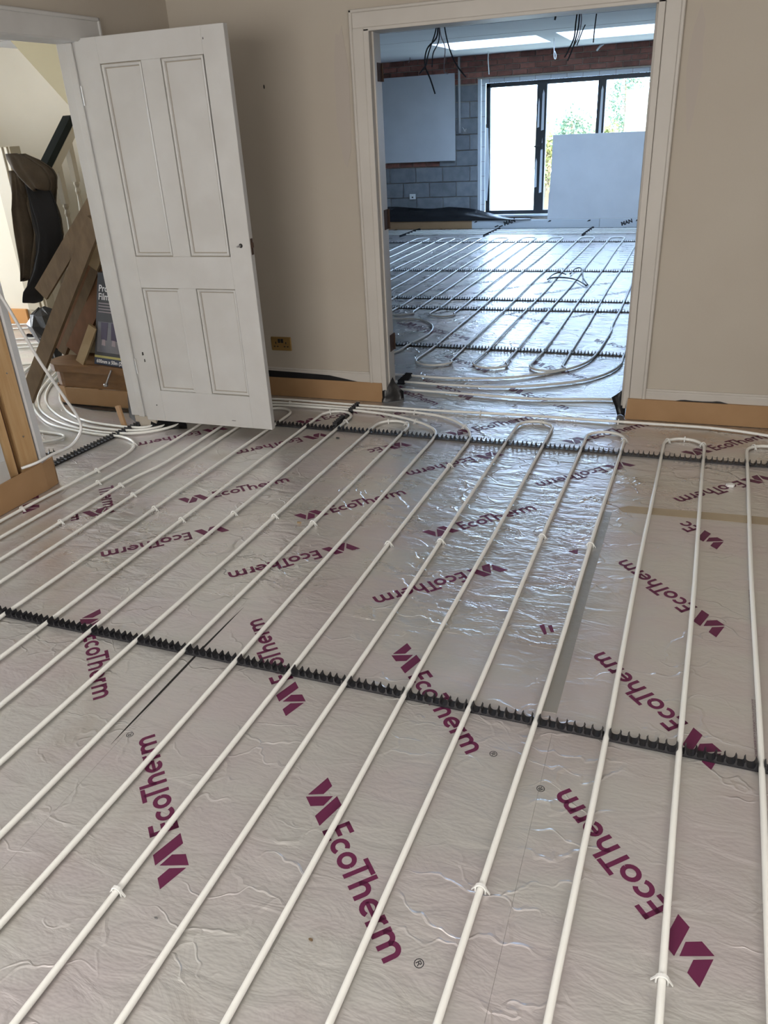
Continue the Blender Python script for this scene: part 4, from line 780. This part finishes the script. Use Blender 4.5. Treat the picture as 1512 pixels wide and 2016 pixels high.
MB().bbox(-3.91, -3.82, 4.21, 4.30, .0, 1.42, .006).build('newel_post', 'baluster_paint', stc)
MB().prism([(4.28, 1.295), (5.75, 2.545), (5.75, 2.61), (4.28, 1.36)], YZ, -3.90, -3.83).build('handrail', 'baluster_paint', stc)
MB().prism([(4.30, 1.375), (4.68, 1.70), (4.665, 1.745), (4.285, 1.42)], YZ, -3.90, -3.835).build('handrail_sleeve', 'sleeve_dark', stc)
for k in range(10):
    yb = 4.47 + .147 * (k - 1); zb = .60 + .85 * (yb - 4.3); zt = 1.30 + .85 * (yb - 4.3)
    mb = MB().box(-3.885, -3.845, yb - .02, yb + .02, zb - .03, zb + .16).box(-3.885, -3.845, yb - .02, yb + .02, zt - .22, zt + .02)
    z0, z1 = zb + .16, zt - .22; hh = z1 - z0
    mb.lathe([(.018, z0), (.012, z0 + .01), (.019, z0 + .03), (.011, z0 + .05), (.020, z0 + .12), (.017, z0 + hh * .5), (.011, z1 - .08), (.018, z1 - .06), (.011, z1 - .035), (.019, z1 - .015), (.014, z1)], -3.865, yb, 10)
    mb.build('baluster', 'baluster_paint', stc)
mb = MB(); pts = [(-3.145, 3.985), (-3.5, 3.982), (-3.78, 3.985), (-3.86, 4.01), (-3.90, 4.06), (-3.91, 4.2)]
for (xa, ya), (xb, yb) in zip(pts[:-1], pts[1:]):
    mb.hexa([(xa, ya, .012), (xb, yb, .012), (xb + .004, yb + .012, .012), (xa + .001, ya + .012, .012), (xa, ya - .004, .128), (xb, yb - .004, .124), (xb + .004, yb + .01, .124), (xa + .001, ya + .01, .128)])
mb.build('edge_strip', 'foam_tan', label='tan foam edge strip round the rounded bottom stair', cat='edge strip', group='foam edge strips')
MB().prism([(-3.86, 4.0), (-3.145, 3.975), (-3.145, 3.94), (-3.3, 3.925), (-3.55, 3.93), (-3.7, 3.96)], XY, .0015, .006).build('damp_membrane', 'membrane', label='black plastic sheet lying in front of the bottom stair', cat='plastic sheet', group='black plastic sheeting')
MB().bbox(-6.25, -5.96, 6.02, 6.045, .003, .15, .004).build('edge_strip', 'foam_orange', label='bright orange foam strip at the far hall door frame', cat='edge strip', group='foam edge strips')
PL = [
 ('old_timber', (-4.095, 3.925, .012), (-3.235, 3.96, 1.17), .10, .03, 'long grey brown plank leaning nearest, foot on the hall floor'),
 ('brown_timber', (-3.94, 4.19, .33), (-3.24, 4.20, 1.28), .06, .035, 'reddish brown batten leaning just behind the longest plank'),
 ('old_timber', (-3.86, 4.13, .32), (-3.27, 4.20, 1.16), .06, .035, 'grooved dark batten leaning on the bottom stair'),
 ('pale_timber', (-3.50, 4.16, .88), (-3.21, 4.16, 1.30), .10, .018, 'pale board with flaking paint and a torn lower end'),
 ('brown_timber', (-3.74, 4.10, .345), (-3.33, 4.21, .93), .11, .03, 'wide orange brown plank standing left of the black box'),
 ('pale_timber', (-3.625, 4.01, .295), (-3.475, 4.03, .53), .06, .02, 'narrow cream offcut propped beside the black box'),
 ('old_timber', (-3.785, 3.985, .74), (-3.185, 4.0, 1.32), .10, .02, 'broad dark plank crossing in front of the balusters'),
]
for m, a, b, w, t, lab in PL:
    a_, b_ = Vector(a), Vector(b)
    MB().plank(a_, b_, w, t, (1, 0, -.2)).build('timber_plank', m, label=lab, cat='plank', group='timber leaning in the hall')
MB().bbox(-4.02, -3.93, 4.75, 4.80, 0.002, .16, .004).build('timber_offcut', 'pine', label='pale pine block standing on the hall floor behind the planks', cat='timber offcut')
# box of film
fb = thing('film_box', (-3.42, 4.08, .283), 'black carton of protective film standing on the bottom stair', 'box')
def bxp(u, v): return (-3.53 + u * .97 + .275 * v, 4.03 - .2 * u + .01 * v, .285 + v * .935)    # leaning slightly, turned a little
def bpoly(name, pts, m, dy): MB().prism(pts, lambda u, v, w: (bxp(u, v)[0], bxp(u, v)[1] + w, bxp(u, v)[2]), dy - .0006, dy).build(name, m, fb)
MB().prism([(0, 0), (.34, 0), (.34, .62), (0, .62)], lambda u, v, w: (bxp(u, v)[0], bxp(u, v)[1] + w, bxp(u, v)[2]), 0, .10).build('carton', 'box_black', fb)
bpoly('carton_flap', [(0, .62), (.34, .62), (.34, .71), (.015, .71)], 'box_card', .10)
bpoly('bottom_band', [(0, 0), (.34, 0), (.34, .05), (0, .05)], 'box_navy', -.0008)
bpoly('stripe', [(0, .05), (.34, .05), (.34, .066), (0, .066)], 'box_yellow', -.0008)
bpoly('picture', [(.02, .09), (.32, .09), (.32, .30), (.02, .30)], 'box_photo', -.0008)
for u in (.055, .15): bpoly('picture_figure', [(u, .18), (u + .055, .175), (u + .06, .295), (u - .005, .295)], 'box_purple', -.0014); bpoly('picture_figure', [(u + .008, .14), (u + .045, .137), (u + .04, .18), (u + .012, .18)], 'print_grey', -.0014)
for k in range(4): bpoly('small_print', [(.02, .420 - .019 * k), (.24, .417 - .019 * k), (.24, .423 - .019 * k), (.02, .426 - .019 * k)], 'print_grey', -.0012)
U_ = Vector((.97, -.2, 0)); V_ = Vector((.275, .01, .935)).normalized()
for s, u, v, sz in (('Protective', .015, .500, .060), ('Film', .015, .446, .060), ('600mm x 50m (2\' x 164\')', .02, .014, .034)):
    p = bxp(u, v); place(text_mesh(s, sz, 'box_white', .001), 'lettering', fb, (p[0], p[1] - .0016, p[2]), U_, V_)
MB().tube([(-3.345, 3.955, .27), (-3.40, 3.945, .178)], .006, 8).lathe([(.012, .165), (.016, .170), (.016, .180), (.012, .185)], -3.402, 3.943, 12).build('nail_plug', 'steel', label='small metal fixing with round washer below the black carton', cat='fixing')
# jacket over the newel
jk = thing('jacket', (-3.9, 4.25, .64), 'brown and black jacket hung over the stair newel post', 'jacket')
rows = [(-3.887, 1.54, .03), (-3.873, 1.502, .083), (-3.861, 1.443, .123), (-3.863, 1.40, .143), (-3.879, 1.341, .15), (-3.913, 1.252, .142), (-3.912, 1.16, .157), (-3.918, 1.067, .165), (-3.945, .972, .148), (-3.983, .876, .125), (-4.019, .793, .098)]
def drape(rows, y0, amp, fr_, ph, th, nu=26, sub=4, sag=0.0):   # hanging cloth between left and right edges, folded front to back
    rw = []
    for i in range(len(rows) - 1):
        for k in range(sub): t = k / sub; rw.append(tuple(a + (b - a) * t for a, b in zip(rows[i], rows[i + 1])))
    rw.append(rows[-1]); mb = MB(); nr_ = len(rw)
    for side in (0, 1):
        for i, (cx, cz, hw) in enumerate(rw):
            f_ = min(1, i / 7)
            for k in range(nu):
                u = -1 + 2 * k / (nu - 1)
                yy = y0 + .11 * u * u * f_ + amp * f_ * math.sin(fr_ * u + ph + .05 * i) + .4 * amp * f_ * math.sin(2.3 * fr_ * u + 1.3 * ph) + .05 * (1 - f_)
                mb.v.append((cx + hw * u + .006 * math.sin(.5 * i + 3 * u), yy + side * th, cz + .012 * math.sin(4 * u + ph) * (i / nr_) - sag * u * u))
    n = nr_ * nu
    for i in range(nr_ - 1):
        for k in range(nu - 1):
            a = i * nu + k; mb.f.append((a, a + 1, a + nu + 1, a + nu)); mb.f.append((n + a, n + a + nu, n + a + nu + 1, n + a + 1))
    for i in range(nr_ - 1):
        for k in (0, nu - 1): a = i * nu + k; mb.f.append((a, a + nu, n + a + nu, n + a))
    for k in range(nu - 1):
        for i in (0, nr_ - 1): a = i * nu + k; mb.f.append((a, a + 1, n + a + 1, n + a))
    return mb
drape(rows, 4.145, .022, 7.0, .4, .012).build('shell', 'jacket_brown', jk, True)
drape([(-3.85, 1.46, .02), (-3.83, 1.40, .045), (-3.81, 1.30, .065), (-3.805, 1.18, .075), (-3.81, 1.07, .085), (-3.84, .97, .085), (-3.90, .87, .085), (-3.965, .79, .075), (-4.03, .72, .06), (-4.058, .65, .05)], 4.105, .018, 6.0, 2.0, .01).build('lining', 'jacket_dark', jk, True)
drape([(-3.90, 1.545, .035), (-3.865, 1.515, .085), (-3.835, 1.47, .115), (-3.80, 1.42, .10), (-3.765, 1.375, .07), (-3.745, 1.34, .04)], 4.075, .012, 4.0, 1.0, .02, sub=3).build('hood', 'jacket_brown', jk, True)
drape([(-3.93, 1.45, .03), (-3.935, 1.33, .05), (-3.95, 1.20, .06), (-3.97, 1.05, .06), (-3.995, .92, .055), (-4.03, .80, .04)], 4.09, .014, 5.0, .2, .012).build('sleeve', 'jacket_brown', jk, True)
# crumpled black bag
mb = MB(); n = 14; rr = random.Random(5)
ringsb = [(.02, .50, .0), (.10, .46, .0), (.13, .38, .02), (.11, .30, .03), (.07, .2, .02), (.035, .1, .02), (.02, .003, .02)]
for r_, z, s in ringsb:
    for k in range(n):
        a = 2 * math.pi * k / n; q = 1 + rr.uniform(-.22, .22); mb.v.append((-4.42 + s + r_ * q * math.cos(a), 4.62 + r_ * q * math.sin(a), z + rr.uniform(-.012, .012) * (z > .02)))
for i in range(len(ringsb) - 1):
    for k in range(n): k2 = (k + 1) % n; mb.f.append((i * n + k, (i + 1) * n + k, (i + 1) * n + k2, i * n + k2))
mb.f.append(tuple(range(n))); mb.f.append(tuple(range(len(ringsb) * n - 1, (len(ringsb) - 1) * n - 1, -1)))
mb.build('plastic_bag', 'membrane', label='crumpled black plastic standing on the hall floor under the jacket', cat='plastic sheet')
# bits of debris on the near floor
for i, (x, y, s, m, lab) in enumerate(((-1.49, 2.78, .012, 'pale_timber', 'crumb of tan foam on the floor left of centre'), (-.60, .96, .007, 'old_timber', 'dark brown crumb near the bottom of the picture'), (-1.73, 3.80, .012, 'rail_black', 'black plastic chip just below the far rail'), (.33, 3.62, .03, 'clip_white', 'clear plastic sliver on the board near the right edge'), (-.96, .90, .006, 'steel', 'tiny grey chip near the bottom left staple'))):
    mb = MB(); r = random.Random(i); pts = [(s * r.uniform(.6, 1) * math.cos(a), s * r.uniform(.35, .6) * math.sin(a)) for a in [k * math.pi / 3 for k in range(6)]]
    mb.prism(pts, lambda u, v, w: (x + u, y + v, w), .0008, .0008 + s * .4).build('debris_crumb', m, label=lab, cat='debris', group='crumbs on the floor')

# ================================================================== GARDEN
MB().box(-14, 10, 13.4, 45, -.4, -.1).build('lawn', 'grass', label='sunlit lawn outside the patio doors', cat='lawn', kind='structure')
fn = thing('garden_fence', (-5, 30, -.1), 'pale timber fence at the end of the garden', 'fence')
PN = MB().bbox(-.07, .07, -.01, .01, 0, 1.5, .004).mesh('fence_board', 'fence_wood')
for k in range(80): put('fence_board', PN, fn, (-11 + k * .15, 30 + random.uniform(-.01, .01), -.1))
def shrub(name, x, y, h, rx, m, label, n=1500, seed=1):
    t = thing(name, (x, y, -.1), label, 'shrub' if h < 4 else 'tree', 'garden plants'); r = random.Random(seed)
    MB().tube([(x, y, -.1), (x + .05, y, h * .45), (x - .05, y, h * .8)], [.09, .06, .02], 7).build('trunk', 'old_timber', t)
    mb = MB()
    for i in range(n):
        th, ph = r.uniform(0, 2 * math.pi), math.acos(r.uniform(-1, 1)); q = r.uniform(.55, 1) * (1 + .25 * math.sin(3 * th + 2 * ph))
        c = Vector((x + rx * q * math.sin(ph) * math.cos(th), y + rx * q * math.sin(ph) * math.sin(th), h * .58 + h * .42 * q * math.cos(ph)))
        u = Vector((r.gauss(0, 1), r.gauss(0, 1), r.gauss(0, 1))).normalized(); v = u.cross(Vector((r.gauss(0, 1), r.gauss(0, 1), r.gauss(0, 1)))).normalized(); s = r.uniform(.03, .065)
        mb.poly([c - u * s, c + v * s * .5, c + u * s, c - v * s * .5])
    mb.build('foliage', m, t, kind='stuff')
shrub('garden_shrub', -3.15, 24.0, 1.75, .55, 'leaf', 'green shrub behind the middle patio pane', seed=1)
shrub('garden_shrub', -2.10, 22.3, 1.42, .36, 'leaf_yellow', 'yellowish shrub right of the green one outside', seed=2)
shrub('garden_tree', -2.0, 26.5, 3.0, .62, 'leaf', 'taller tree behind the right patio pane', n=1900, seed=3)
shrub('garden_shrub', -1.3, 24.0, 1.1, .6, 'leaf_yellow', 'low yellow bush behind the right patio pane', seed=4)
shrub('garden_shrub', -2.62, 16.5, 1.35, .13, 'leaf_yellow', 'thin plant just outside the middle patio pane', n=500, seed=5)
sh = thing('garden_shed', (0.2, 28.5, -.1), 'low garden building with dark tiled roof', 'shed')
MB().box(-2.0, 2.0, 27.6, 29.4, -.1, 1.62).build('walls', 'render_white', sh); MB().prism([(27.3, 1.6), (28.5, 2.0), (29.7, 1.6)], YZ, -2.3, 2.3).build('roof', 'roof_tile', sh)
MB().box(-.6, .3, 27.58, 27.6, .6, 1.4).build('window', 'fence_wood', sh)
